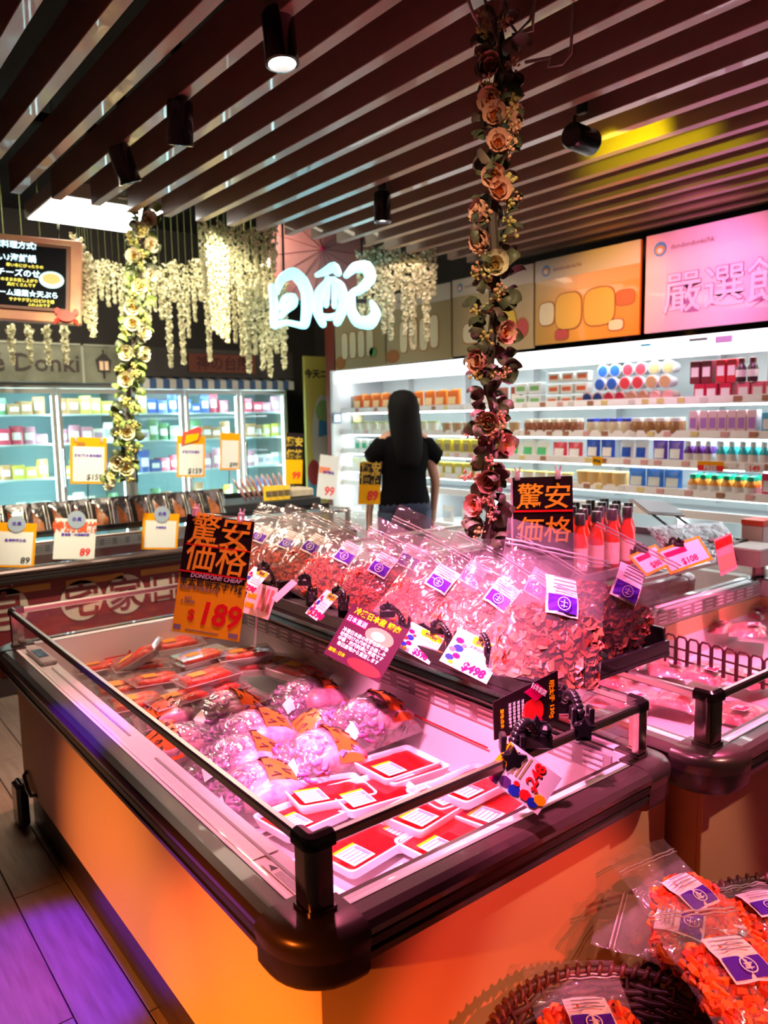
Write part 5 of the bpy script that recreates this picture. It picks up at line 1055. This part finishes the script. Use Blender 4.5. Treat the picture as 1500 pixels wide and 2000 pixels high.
tray(800, 1620, ZF+.008, 5, 0, 0, 'red roe tray lying flat at the bottom middle')
tray(955, 1590, ZF+.012, 14, 0, 3, 'red roe tray at the right end of the pile, close to the front glass')
tray(870, 1650, ZF+.014, 8, 0, 2, 'red roe tray against the front glass, right of the corner post tray')
tray(640, 1560, ZF+.045, -8, 0, 6, 'red roe tray overlapping the squid bag nearest the front')
tray(710, 1665, ZF+.020, 10, 0, 2, 'red roe tray nearest the front corner post, right of the post')
# clear mentaiko boxes
def roe_box():
    t = thing('roe_box', 'x', 'food box'); a, b, h_ = .085, .055, .036; BX = mat('box_base_grey', (.30, .24, .22), .3)
    MB().loft([[(sx*a*k, sy*b*k, z) for sx, sy in ((-1, -1), (1, -1), (1, 1), (-1, 1))] for k, z in ((.86, 0), (.97, h_*.6), (.93, h_*.58), (.84, .004))], caps=False).box((-a*.86, -b*.86, 0), (a*.86, b*.86, .003)).obj('base', film('box_base', tint=(.8, .7, .68), base=.12, gain=.5, rough=.15, milk=.30, col=(.6, .5, .5)), t)
    RO = mat('mentaiko', (.90, .07, .008), .25, col2=(.72, .025, .006), scale=60, bump=.4, bscale=150)
    mb = MB()
    for y, r in ((-.026, .017), (.006, .018), (.033, .013)): mb.tube([(x, y + .004*math.sin(40*x+y*90), .020+.003*math.sin(60*x)) for x in (-.066, -.05, -.025, 0, .025, .05, .064)], [r*.5, r*.9, r, r*.95, r, r*.85, r*.4], 8)
    mb.obj('fish_roe', RO, t, smooth=True)
    MB().loft([[(sx*a*k, sy*b*k, z) for sx, sy in ((-1, -1), (1, -1), (1, 1), (-1, 1))] for k, z in ((1.02, h_*.62), (.99, h_*.66), (.95, h_*1.02))]).obj('lid', film('box_lid', base=.08, gain=.5, rough=.06, milk=.05), t)
    MB().box((-.05, -.018, h_*1.03), (-.005, .022, h_*1.04)).obj('label', mat('roe_label', (.85, .30, .03), .4), t)
    MB().tube([(sx*a*1.02, sy*b*1.02, h_*.63) for sx, sy in ((-1, -1), (1, -1), (1, 1), (-1, 1), (-1, -1))], .0016, 4).obj('rim', mat('rim_grey', (.5, .38, .36), .3), t); return family(t)
rb0 = roe_box()
boxes = [(198, 1308, .55, 20, 'roe box at the far left corner of the basin with bright red roe'), (272, 1290, .60, -10, 'roe box lying tilted with its corner up at the left of the pile'), (275, 1308, .56, 15, 'roe box under the tilted one at the left'),
 (345, 1262, .58, 22, 'roe box far back beneath the orange price sign, left one'), (395, 1290, .60, 25, 'roe box in the back row under the price sign, on top'), (400, 1310, .565, 22, 'roe box under the top one of the back row'),
 (480, 1285, .60, 8, 'roe box at the back right with a pale label'), (485, 1305, .565, 5, 'roe box under the back right one'), (310, 1335, .575, 25, 'roe box in the second row, left of the widest one'), (240, 1350, .56, 18, 'roe box in the second row close to the left rail'),
 (405, 1330, .61, 25, 'widest showing roe box in the middle of the pile, topmost'), (420, 1352, .575, 22, 'roe box under the topmost middle one'), (355, 1372, .58, 25, 'roe box in the front row of the pile beside the squid bags'), (270, 1378, .56, 20, 'roe box in the front row near the left rail'),
 (585, 1318, .585, -45, 'roe box turned askew at the right end of the pile'), (560, 1305, .565, -35, 'roe box behind the askew one at the right end'), (460, 1380, .54, 24, 'roe box low in the front row, its side showing'), (330, 1405, .545, 20, 'roe box low at the front of the pile by the squid bags')]
for i, (px, py, z, yaw, lb) in enumerate(boxes):
    tray(px, py+6, z, yaw - 25, (3 if i % 2 else -3) + (0 if i != 1 else 0), -30 if i == 1 else 4*math.sin(i), lb, src=rb0, s=1.12)
# squid bags
SQW = mat('squid_white', (.72, .40, .48), .28, col2=(.42, .14, .26), scale=45); TENT = mat('tentacle', (.42, .20, .42), .3, col2=(.20, .05, .22), scale=50); BAND = mat('bag_band', (.85, .13, .02), .35)
SQF = film('squid_film', base=.07, gain=.7, rough=.09, milk=.09, bump=1.0, bscale=16)
def squid_bag(seed):
    rnd = random.Random(seed); t = thing('squid_bag', 'x', 'bag'); W, L, H = .185, .135, .070
    hf = lambda u, v: H*(max(0, math.sin(PI*u))**.5)*(max(0, math.sin(PI*v))**.5)
    mb = MB(); mb.grid(lambda u, v: ((u-.5)*W, (v-.5)*L, .004 + hf(u, v)*1.06 + .004*noise.noise(V((u*7+seed, v*7, 0)))*min(1, 8*min(u, 1-u, v, 1-v))), 16, 12); mb.grid(lambda u, v: ((.5-u)*W*.98, (v-.5)*L*.98, .001+.003*min(1, 8*min(u, 1-u, v, 1-v))), 4, 4); mb.obj('film', SQF, t, smooth=True)
    mb = MB()
    for i in range(3):
        y = (-.5+(i+.5)/3)*L*.74 + rnd.uniform(-.006, .006); r = .021*rnd.uniform(.85, 1.1); mb.tube([(x, y+rnd.uniform(-.003, .003), .018+hf(.5+x/W, .5+y/L)*.34) for x in (-.03, 0, .025, .055, .084)], [r*.8, r*1.1, r*1.2, r*1.0, r*.45], 8)
    for i in range(4):
        y = (-.5+(i+.5)/4)*L*.6; mb.tube([(x, y, .020+hf(.5+x/W, .5+y/L)*.55) for x in (-.01, .02, .05)], [.010, .013, .008], 7)
    mb.obj('squid_bodies', SQW, t, smooth=True)
    mb = MB()
    for i in range(80):
        x, y = rnd.uniform(-.082, -.005), rnd.uniform(-.055, .055); z = hf(.5+x/W, .5+y/L)*rnd.uniform(.5, .98); a = rnd.random()*6.28; r = rnd.uniform(.008, .018)
        mb.tube([(x+r*math.cos(a+k*.7), y+r*math.sin(a+k*.7), z+.004*math.sin(k*2+i)) for k in range(4)], [.0035, .0045, .0035, .0015], 5)
    tag(mb.obj('tentacles', TENT, t, smooth=True), kind='stuff')
    g = lambda dz: (lambda u, v: ((.10+u*.28)*W, (v-.5)*L*.86, .0075+dz + hf(.60+u*.28, .07+v*.86)*1.07 + .004*noise.noise(V(((.60+u*.28)*7+seed, (.07+v*.86)*7, 0)))))
    bd = MB().grid(g(0), 6, 12).obj('print_band', BAND, t, smooth=True); f_ = g(.0012); mb = MB()
    for i in range(11):
        u, v = .2+.6*(i % 2) + rnd.uniform(-.1, .1), .08+.84*(i/10); P = []
        for k in range(5): P.append(f_(min(1, max(0, u+rnd.uniform(-.22, .22))), min(.97, max(.03, v+rnd.uniform(-.05, .05)))))
        mb.tube(P, .0011, 4)
    mb.obj('black_brush_print', INK, bd)
    g2 = lambda u, v: ((-.44+u*.10)*W, (-.40+v*.20)*L, .008 + hf(.06+u*.10, .10+v*.20)*1.07); MB().grid(g2, 2, 3).obj('label', PAPER, t, smooth=True); return family(t)
sq = [squid_bag(1), squid_bag(5)]
sb = [(600, 1375, .56, 15, 5, 'squid bag farthest back, next to the roe boxes'), (720, 1415, .60, 18, 8, 'plump squid bag at the right end against the basin wall'), (350, 1415, .545, 200, 5, 'squid bag at the left rail with a white size tag'), (440, 1405, .55, 12, 0, 'squid bag in the back left behind the brushed orange lettering'),
 (490, 1450, .575, 8, 8, 'squid bag with a wide orange band in the middle of the pile'), (355, 1475, .56, 195, -5, 'squid bag with purple tentacles showing beside the left rail'), (470, 1500, .545, 5, 5, 'squid bag right below the one with the wide orange band'), (620, 1490, .56, 10, 8, 'squid bag just behind the red roe trays'), (500, 1560, .53, 5, 5, 'squid bag nearest the front at the left rail'), (640, 1440, .53, 185, 0, 'squid bag low in the middle between the plump ones'), (560, 1530, .50, 185, 0, 'squid bag mostly buried beside the red roe trays'), (420, 1530, .505, 10, 0, 'squid bag buried at the left below the purple tentacles one')]
for i, (px, py, z, yaw, tl, lb) in enumerate(sb): tray(px, py+12, z-.035, yaw-18, tl, 4*math.cos(i*2), lb, src=sq[i % 2], s=1.40)
# freezer 2: vacuum meat packs and divider
MEAT = mat('meat', (.70, .08, .13), .4, col2=(.82, .34, .36), scale=14); VF = film('vacuum_film', base=.08, gain=.5, rough=.08, milk=.06, bump=.6, bscale=18)
def meat_pack(seed):
    t = thing('meat_pack', 'x', 'food pack'); W, L, H = .24, .16, .034; n_ = lambda u, v: .005*noise.noise(V((u*5+seed, v*5, 1)))
    MB().grid(lambda u, v: ((u-.5)*W*.88, (v-.5)*L*.84, .003+H*(max(0, math.sin(PI*u))**.35)*(max(0, math.sin(PI*v))**.35)*(.9+.25*noise.noise(V((u*8, v*6, seed))))), 14, 10).grid(lambda u, v: ((.5-u)*W*.88, (v-.5)*L*.84, .003), 2, 2).obj('meat', MEAT, t, smooth=True)
    MB().grid(lambda u, v: ((u-.5)*W, (v-.5)*L, .002+(H+.006)*(max(0, math.sin(PI*u))**.35)*(max(0, math.sin(PI*v))**.35)+n_(u, v)*.4), 14, 10).obj('film', VF, t, smooth=True)
    lb = MB().box((-.07, -.05, H+.0085), (-.01, -.005, H+.0092)).obj('label', PAPER, t); MB().box((-.065, -.045, H+.0093), (-.045, -.015, H+.0096)).box((-.04, -.045, H+.0093), (-.015, -.03, H+.0096)).obj('label_print', PINKINK, lb); return family(t)
mp = [meat_pack(1), meat_pack(4)]
for i, (px, py, z, yaw, lb) in enumerate(((1230, 1290, .57, 20, 'large meat pack in the left part of the second freezer'), (1380, 1320, .56, 10, 'meat pack with a label right in front of the black divider'), (1240, 1370, .53, -5, 'meat pack low at the left glass of the second freezer'), (1330, 1370, .53, 15, 'meat pack behind the corner post of the second freezer'), (1460, 1235, .58, 25, 'meat pack beyond the black divider near the picture edge'), (1400, 1230, .56, 5, 'flat meat pack behind the black divider'), (1190, 1330, .55, 30, 'meat pack half under the rack'), (1470, 1330, .54, -10, 'meat pack at the right edge in front of the divider'), (1480, 1200, .57, 0, 'meat pack farthest back in the second freezer'), (1300, 1310, .53, 40, 'meat pack lying between the large one and the labelled one'), (1440, 1400, .50, 5, 'pale pack by the front glass of the second freezer'))):
    tray(px, py, z-.03, yaw, 6*math.sin(i), 4, lb, src=mp[i % 2])
dv = thing('wire_divider', 'black looped wire divider standing in the second freezer', 'divider', (0, 0, 0)); BW = mat('divider_maroon_black', (.05, .008, .015), .4)
a, b = az(1300, 1255, .62), az(1520, 1325, .60); dd = (b-a); n = 9
a.z = b.z = .60
for i in range(n):
    p, q = a + (b-a)*(i/n), a + (b-a)*((i+.86)/n); up_ = V((0, 0, .055)); dn = V((0, 0, -.05)); MB().tube([p+dn, p, p+up_*.8, p+up_+ (q-p)*.2, q+up_-(q-p)*.2, q+up_*.8, q, q+dn], .0045, 6).obj('loop', BW, dv, smooth=True)
MB().tube([a+V((0, 0, -.03)), b+V((0, 0, -.03))], .004, 6).tube([a+V((0, 0, .01)), b+V((0, 0, .01))], .004, 6).obj('rod', BW, dv)

# ================================================================== SAUCE BOTTLES AND RACK BEHIND FREEZER 2
r2 = thing('display_rack', 'black tray rack with sauce bottles behind the second freezer', 'rack', (2.75, 1.95, .828)); O_ = T(-2.75, -1.95, -.828)
MB().box((2.05, 1.70, .828), (3.45, 2.35, .838)).obj('tray_floor', BLACKM, r2, M=O_)
for a_, b_ in (((2.05, 1.70), (3.45, 1.712)), ((2.05, 2.338), (3.45, 2.35)), ((2.05, 1.712), (2.062, 2.338)), ((3.438, 1.712), (3.45, 2.338))): MB().box((*a_, .838), (*b_, .870), bev=.002).obj('tray_lip', mat('lip_grey', (.10, .11, .11), .3), r2, M=O_)
def sauce():
    t = thing('sauce_bottle', 'x', 'bottle'); SA = mat('sauce_red', (.50, .035, .012), .12, coat=.5); CP = mat('cap_black', (.02, .018, .02), .3)
    MB().lathe([(.024, 0), (.028, .006), (.028, .135), (.024, .155), (.017, .175), (.0155, .20)], 16).obj('body', SA, t, auto=45)
    MB().lathe([(.0185, .196), (.0185, .232), (.016, .235)], 16).obj('cap', CP, t, auto=45)
    MB().lathe([(.0285, .035), (.0285, .115)], 16, caps=False).obj('printed_label', mat('sauce_label', (.80, .50, .48), .4), t, smooth=True); return family(t)
so = sauce(); k = 0
posn = {0: 'front', 1: 'second', 2: 'third', 3: 'back'}
for r_ in range(4):
    for c_ in range(6):
        if r_ == 0 and c_ > 4: continue
        x, y = 2.20 + c_*.100 + r_*.035, 1.765 + r_*.085
        M = T(x + random.uniform(-.004, .004), y, .8385) @ Matrix.Scale(1.05, 4)
        o = clone(so, M) if k else so; o.matrix_basis = M; k += 1; o['label'] = '%s red sauce bottle from the left in the %s row' % (ORD[c_], posn[r_]); o['group'] = 'sauce bottles, %s row' % posn[r_]
PKF_ = film('snack_film', tint=(.8, .7, .75), base=.12, gain=.5, rough=.12, milk=.2, bump=.8, bscale=20, col=(.5, .3, .35)); SNK = mat('snack_dark', (.14, .05, .07), .5, col2=(.22, .09, .10), scale=20)
for i, (px, py, D, lab) in enumerate(((1335, 1065, 3.25, 'dark film snack pack leaning right of the sauce bottles'), (1395, 1060, 3.35, 'dark film snack pack behind the pink price leaflet'))):
    p = ad(px, py, D); t = thing('snack_pack', lab, 'snack pack', basis(p, V((1, -.15, -.05)), V((.2, .6, .55))))
    MB().grid(lambda u, v: ((u-.5)*.26, -.012*math.sin(PI*u)*math.sin(PI*v)-.002, (v-.5)*.19), 8, 6).grid(lambda u, v: ((.5-u)*.26, .012*math.sin(PI*u)*math.sin(PI*v)+.002, (v-.5)*.19), 8, 6).obj('filling', SNK, t, smooth=True)
    MB().grid(lambda u, v: ((u-.5)*.30, -.018*math.sin(PI*u)*math.sin(PI*v)-.006+.004*noise.noise(V((u*8, v*8, i))), (v-.5)*.22), 10, 8).obj('film', PKF_, t, smooth=True); MB().box((-.06, -.028, -.01), (.05, -.026, .005)).obj('print', mat('print_rose', (.6, .15, .25), .5), t)
for i, (q, lab) in enumerate((((( 1262, 1122), (1310, 1100), (1240, 1085), 2.75, 2.8, 2.8), 'bright card left of the pair in front of the sauce bottles'), (((1310, 1118), (1388, 1090), (1300, 1075), 2.78, 2.82, 2.82), 'bright card right of the pair in front of the sauce bottles'))):
    M_, w_, h_ = frame(*quad(*q)); t = thing('price_card', lab, 'price card', M_); MB().box((-.006, 0, -.006), (w_+.006, .0015, h_+.006)).obj('card', ORANGE, t); MB().box((.004, -.001, .003), (w_-.004, 0, h_-.003)).obj('inner_field', mat('card_pinkwhite', (.9, .6, .62), .4), t)
    MB().box((.012, -.002, h_*.62), (w_*.6, -.001, h_*.85)).obj('pink_bar', PINKINK, t); text('$108' if i else '$88', h_*.38, PINKINK, t, w_*.55, h_*.12, -.002, bold=.02)
    c = M_ @ V((w_*.5, 0, h_)); goose_clip(c + V((.02, .05, -.03)), c + V((0, .03, .05)), c, 'black clip on the %s card in front of the sauce bottles' % ('right' if i else 'left'), CR)
M_, w_, h_ = frame(*quad((1408, 1125), (1440, 1110), (1405, 1052), 3.0, 3.05, 3.0)); t = thing('price_leaflet', 'translucent pink and red price leaflet standing near the right picture edge', 'price card', M_)
MB().box((0, 0, 0), (w_, .001, h_)).obj('card', mat('leaflet_pink', (.80, .35, .38), .4), t); MB().box((0, -.001, h_*.72), (w_, -.0002, h_*.95)).obj('red_band', RED, t); MB().box((.005, -.001, h_*.1), (w_-.005, -.0002, h_*.5)).obj('orange_print', mat('leaf_print', (.8, .3, .2), .4), t)
lt = thing('tray_lid', 'dark tilted flat display tray with a white rim behind the sauce bottles', 'tray', basis(ad(1285, 990, 3.5), V((1, .0, -.12)), V((-.6, .5, .35)))); MB().box((-.15, 0, -.06), (.15, .008, .06), bev=.002).obj('rim', PAPER, lt); MB().box((-.14, -.003, -.052), (.14, -.0, .052)).obj('plate', mat('lid_dark', (.06, .035, .03), .3), lt); MB().box((-.10, .008, -.30), (-.09, .016, .04)).box((.09, .008, -.30), (.10, .016, .04)).obj('support_leg', BLACKM, lt)
wb = thing('white_carton', 'white carton with grey side at the right picture edge beyond the bottles', 'carton', ad(1487, 1105, 3.3)); MB().box((-.06, -.02, 0), (.14, .12, .07), bev=.003).obj('body', mat('carton_grey', (.45, .36, .33), .5), wb); MB().box((-.062, -.022, .070), (.142, .122, .078)).obj('lid', PAPER, wb)
rbx = thing('red_carton', 'red topped carton standing at the right picture edge', 'carton', ad(1490, 1062, 3.5)); MB().box((-.045, -.02, 0), (.08, .08, .085), bev=.003).obj('body', mat('carton_pink', (.7, .4, .38), .5), rbx); MB().box((-.046, -.021, .085), (.081, .081, .11)).obj('lid', mat('carton_red', (.8, .06, .03), .4), rbx)
# ================================================================== FAR ISLAND GOODS
r4 = thing('display_rack', 'long low black tray rack on the far island with dark snack packs', 'rack', (.9, 4.75, .828)); O_ = T(-.9, -4.75, -.828)
MB().box((-.85, 4.45, .828), (3.0, 5.0, .836)).obj('tray_floor', BLACKM, r4, M=T(-.9, -4.75, -.828)); MB().box((-.85, 4.44, .828), (3.0, 4.452, .865), bev=.002).obj('tray_lip', BLACK, r4, M=O_); MB().box((-.85, 4.99, .828), (3.0, 5.0, .93)).obj('tray_lip', BLACK, r4, M=O_)
DKF = mat('pack_black', (.02, .014, .014), .18, coat=.5, bump=.5, bscale=25); BRN = mat('pack_window_brown', (.34, .10, .025), .3, col2=(.18, .045, .015), scale=30)
def dark_pack():
    t = thing('snack_pack', 'x', 'snack pack'); f = lambda s: (lambda u, v: ((u-.5)*.14, s*.022*max(0, math.sin(PI*u))**.6*(1-v**3)+.004*noise.noise(V((u*6, v*6, s))), v*.17)); MB().grid(f(-1), 8, 8).grid(f(1), 8, 8).obj('film', DKF, t, smooth=True)
    MB().grid(lambda u, v: (lambda q: (q[0], q[1]-.003, q[2]))(f(-1)(.12+u*.42, .05+v*(.75-.5*u))), 5, 5).obj('window', BRN, t, smooth=True)
    for k in (.62, .75): MB().grid(lambda u, v: (lambda q: (q[0], q[1]-.003, q[2]))(f(-1)(k+u*.03, .08+v*.8)), 1, 6).obj('print_stripe', mat('silver_print', (.65, .62, .5), .25, metal=.6), t)
    return family(t)
dp = dark_pack(); 
for i in range(17):
    x = .30 + i*.118; M = T(x, 4.52 + .015*(i % 2), .838) @ rz(random.uniform(-.15, .15)) @ Matrix.Rotation(-.30, 4, 'X') @ Matrix.Scale(1.05, 4)
    o = clone(dp, M) if i else dp; o.matrix_basis = M; o['label'] = '%s black snack pack from the left on the far island' % ORD[i]; o['group'] = 'black snack packs on the far island'
def price_frame(px0, px1, py0, py1, Y, label, face, price, pcol=INK, body=None, tilt=0, psize=.26, badge=False, img=False):
    M_, w_, h_ = frame(ay(px0, py1, Y), ay(px1, py1+tilt, Y+.002), ay(px0-tilt*.3, py0, Y)); t = thing('price_card', label, 'price card', M_)
    MB().box((0, 0, 0), (w_, .003, h_)).obj('card', face, t)
    if face is not PAPER: MB().box((w_*.07, -.001, h_*.05), (w_*.93, 0, h_*.80)).obj('white_field', PAPER, t)
    MB().tube([(w_*.5, .008, h_*.5), (w_*.5, .012, -.10)], .004, 5).obj('stand_rod', CHROME, t)
    if body: text(body, h_*.075, PURPLE, t, w_*.5, h_*.58, -.002, bold=.02)
    if price: text(price, h_*psize, pcol, t, w_*.88, h_*.09, -.002, align='RIGHT', bold=.02, shear=.1)
    if badge: b_ = MB().prism(circ(w_*.5, h_*.98, w_*.22, w_*.22, 20), -.006, -.003).obj('badge', mat('badge_blue', (.35, .42, .52), .4), t); text('会員', w_*.12, PURPLE, b_, w_*.5, h_*.95, -.007)
    return t
t = price_frame(137, 208, 853, 945, 4.93, 'orange framed price card reading $159 standing left of the light garland', ORANGE, '$159', INK, '讃岐風冷凍烏龍麺', 0, .17); pegclip(t, .03, .27); pegclip(t, .19, .27)
MB().box((.04, -.002, .235), (.09, -.0005, .26)).obj('print', mat('print_brown', (.4, .15, .02), .5), t)
t = price_frame(345, 400, 850, 932, 4.93, 'orange framed price card reading $159 with a snack picture on top', ORANGE, '$159', INK, '讃岐風冷凍麺', 0, .18)
bx_ = MB().prism([(.03, .215), (.15, .25), (.18, .33), (.15, .345), (.04, .30)], -.012, -.003).obj('snack_picture', mat('snack_red', (.75, .08, .06), .4), t); MB().prism([(.05, .225), (.14, .255), (.155, .30), (.06, .285)], -.015, -.012).obj('snack_print', YELLOW, bx_)
price_frame(430, 468, 845, 918, 4.93, 'narrow orange framed price card turned aside, right of the snack picture card', ORANGE, '$99', INK, None, 0, .16)
def ysign(px0, px1, py0, py1, Y, label, price):
    M_, w_, h_ = frame(ay(px0, py1, Y), ay(px1, py1, Y), ay(px0, py0, Y)); t = thing('price_sign', label, 'sign', M_); MB().tube([(w_*.5, .008, h_*.5), (w_*.5, .012, -.18)], .004, 5).obj('stand_rod', CHROME, t); MB().box((0, 0, 0), (w_, .003, h_)).obj('card', YELLOW, t); MB().box((0, -.001, h_*.48), (w_, -.0001, h_)).obj('black_field', SIGB, t)
    OY = mat('brush_yellow', (.75, .50, .02), .4); text('驚安', w_*.48, OY, t, w_*.5, h_*.76, -.002, bold=.03); text('価格', w_*.48, OY, t, w_*.5, h_*.52, -.002, bold=.03); 
    if price: text(price, w_*.5, RED, t, w_*.62, h_*.10, -.002, bold=.03, shear=.1)
    return t
ysign(557, 590, 845, 945, 4.9, 'yellow and black sign reading 99 left of the white 99 card', '99'); ysign(700, 742, 903, 985, 3.17, 'yellow and black sign standing below the woman\'s left hand', '89')
t = price_frame(618, 655, 887, 973, 4.75, 'white card with a big red 99 between the two yellow and black signs', PAPER, '99', RED, '特選商品', 3, .28); MB().box((0, -.001, .19), (.10, -.0003, .235)).obj('orange_band', mat('orange_red', (.85, .25, .1), .4), t)
t = price_frame(103, 184, 1012, 1092, 4.31, 'white card with red 特別價格 lettering on the far island front', PAPER, '89', RED, '關東煮・冷凍鍋料理', 0, .26, True); text('特別價格', .062, mat('red_orange_ink', (.9, .12, .04), .5), t, .11, .155, -.003, bold=.03)
price_frame(276, 346, 1002, 1073, 4.31, 'orange framed card with a round badge right of the 特別價格 card', ORANGE, None, INK, '冷凍商品', 0, .2, True)
price_frame(-15, 66, 1020, 1108, 4.31, 'orange framed card with a round badge cut by the left picture edge', ORANGE, '89', INK, '急凍特選食品', 0, .2, True)
ri = thing('display_riser', 'low black riser under the pink stick snacks on the far island', 'riser', (2.1, 4.52, .8365)); MB().box((0, 0, 0), (.88, .40, .064), bev=.003).obj('body', BLACKM, ri)
# pink stick snacks and yellow packs at the end of the far rack
PS = film('stick_pack', tint=(1, .9, .9), base=.12, gain=.5, rough=.1, milk=.3, col=(.75, .4, .38)); 
for i in range(9):
    p = ay(478+i*10, 962+i*3, 4.62+.04*(i % 3)); p.z = .925; t = thing('stick_snack', '%s long pink stick snack from the left, leaning beside the yellow packs' % ORD[i], 'snack pack', p, 'leaning stick snacks'); q_ = Matrix.Rotation(-.5+i*.03, 4, 'Y')
    MB().tube([(0, 0, -.02), (0, 0, .03), (0, .01, .13), (0, .02, .16)], [.006, .012, .012, .004], 6).obj('film', PS, t, M=q_, smooth=True); MB().tube([(0, 0, -.01), (0, .006, .12)], .007, 5, 0).obj('stick', mat('stick_rose', (.50, .14, .12), .5), t, M=q_)
yy = P_pouch((.75, .48, .03), (.12, .08, .03), .07, .10)
for i in range(4): put(yy, T(ay(527+i*12, 985, 4.56).x, 4.56, .902), '%s small yellow pack from the left beside the pink stick snacks' % ORD[i], 'yellow packs beside the stick snacks')
gbx = thing('grey_crate', 'low pale grey tray of goods behind the zip bags under the 99 signs', 'tray', (2.76, 4.60, .902)); MB().box((0, 0, 0), (.22, .2, .06), bev=.01).obj('body', mat('tray_beige', (.42, .34, .26), .6, col2=(.55, .45, .33), scale=20), gbx)
# ================================================================== WICKER BASKETS IN FRONT
WK = mat('wicker_dark', (.055, .022, .020), .38, col2=(.10, .04, .03), scale=30); WK2 = mat('wicker_rim', (.16, .055, .045), .35, col2=(.09, .03, .025), scale=60)
def basket(cx, cy, zt, r, depth, label, standlabel):
    t = thing('wicker_basket', label, 'basket', (cx, cy, zt-depth)); rb_ = r*.78
    # braided rim: wound coil over a core
    P = []; n = 96; turns = 72
    MB().tube([(r*math.cos(2*PI*i/48), r*math.sin(2*PI*i/48), depth) for i in range(49)], .008, 8).obj('rim_core', WK, t, smooth=True)
    mb = MB(); m_ = turns*6; mb.tube([((r+.0105*math.cos(2*PI*k*turns/m_*1.0))*math.cos(2*PI*k/m_), (r+.0105*math.cos(2*PI*k*turns/m_))*math.sin(2*PI*k/m_), depth+.0105*math.sin(2*PI*k*turns/m_)) for k in range(m_+1)], .0045, 5); mb.obj('rim_winding', WK2, t, smooth=True)
    ns = 36
    for row in range(8):
        f = row/8; rr = rb_ + (r-rb_)*f; z = .006 + (depth-.02)*f; mb = MB()
        mb.tube([((rr + .0055*(1 if (k+row) % 2 else -1))*math.cos(2*PI*k/ns), (rr + .0055*(1 if (k+row) % 2 else -1))*math.sin(2*PI*k/ns), z) for k in range(ns+1)], .0075, 5); mb.obj('weave_strand', WK, t, smooth=True)
    for k in range(ns):
        a = 2*PI*k/ns; MB().tube([(rb_*math.cos(a), rb_*math.sin(a), .0), (r*math.cos(a), r*math.sin(a), depth)], .004, 5).obj('stake', WK, t)
    MB().lathe([(rb_, 0), (rb_+.004, .006), (rb_-.004, .008)], 28).obj('bottom', WK, t)
    s = thing('display_stand', standlabel, 'stand', (cx, cy, 0)); MB().lathe([(r*.7, 0), (r*.7, .02), (r*.35, .03), (r*.35, zt-depth-.03), (r*.72, zt-depth-.022), (r*.72, zt-depth-.002)], 24).obj('pedestal', mat('stand_dark', (.03, .015, .015), .5), s, auto=40)
    return t
basket(.985, .618, .40, .250, .085, 'smaller dark wicker basket with a braided rim at bottom middle', 'dark round stand under the basket in the middle foreground')
basket(1.505, .545, .40, .262, .085, 'larger dark wicker basket with bags of orange snacks at lower right', 'dark round stand under the larger basket')
# snack bags lying in the baskets: bottom centre, top centre, yaw
def lay(src, c, up, wd, label, s=1.0):
    """c centre point, up direction of bag's height, wd direction of its width"""
    up = V(up).normalized(); x = V(wd); x = (x - up*x.dot(up)).normalized(); y = up.cross(x); h_ = .255*s; b = V(c) - up*h_*.42
    M = Matrix(((x.x, y.x, up.x, b.x), (x.y, y.y, up.y, b.y), (x.z, y.z, up.z, b.z), (0, 0, 0, 1))) @ Matrix.Scale(s, 4)
    if src.name in _used: o = clone(src, M)
    else: _used.add(src.name); o = src; o.matrix_basis = M
    o['label'] = label; return o
def dirpx(a, b, z): 
    v = az(*b, z) - az(*a, z); v.z = 0; return v.normalized()
# lid side (-y of the bag) must look up: y axis points down
lay(bagD, az(1335, 1760, .455), dirpx((1420, 1790), (1255, 1690), .45) + V((0, 0, .30)), dirpx((1290, 1790), (1390, 1720), .45), 'bag of orange snacks leaning at the back of the larger basket', .95)
lay(bagE, az(1320, 1830, .435), dirpx((1430, 1850), (1235, 1800), .43) + V((0, 0, .12)), dirpx((1300, 1880), (1340, 1780), .43), 'bag of orange snacks in the middle with its white and purple label on top', .95)
lay(bagD, az(1425, 1895, .470), dirpx((1500, 1960), (1340, 1800), .45) + V((0, 0, .25)), dirpx((1330, 1960), (1460, 1830), .45), 'frontmost bag of orange snacks in the larger basket with a large tilted label', 1.05)
lay(bagE, az(1490, 1790, .41), dirpx((1560, 1840), (1450, 1740), .43), dirpx((1440, 1850), (1530, 1770), .43), 'bag of orange snacks cut by the right picture edge', .9)
lay(bagD, az(1150, 2010, .375), dirpx((1180, 2080), (1120, 1930), .40) + V((0, 0, .10)), dirpx((1080, 2010), (1240, 2010), .40), 'bag of orange snacks lying in the basket in the middle foreground', .95)
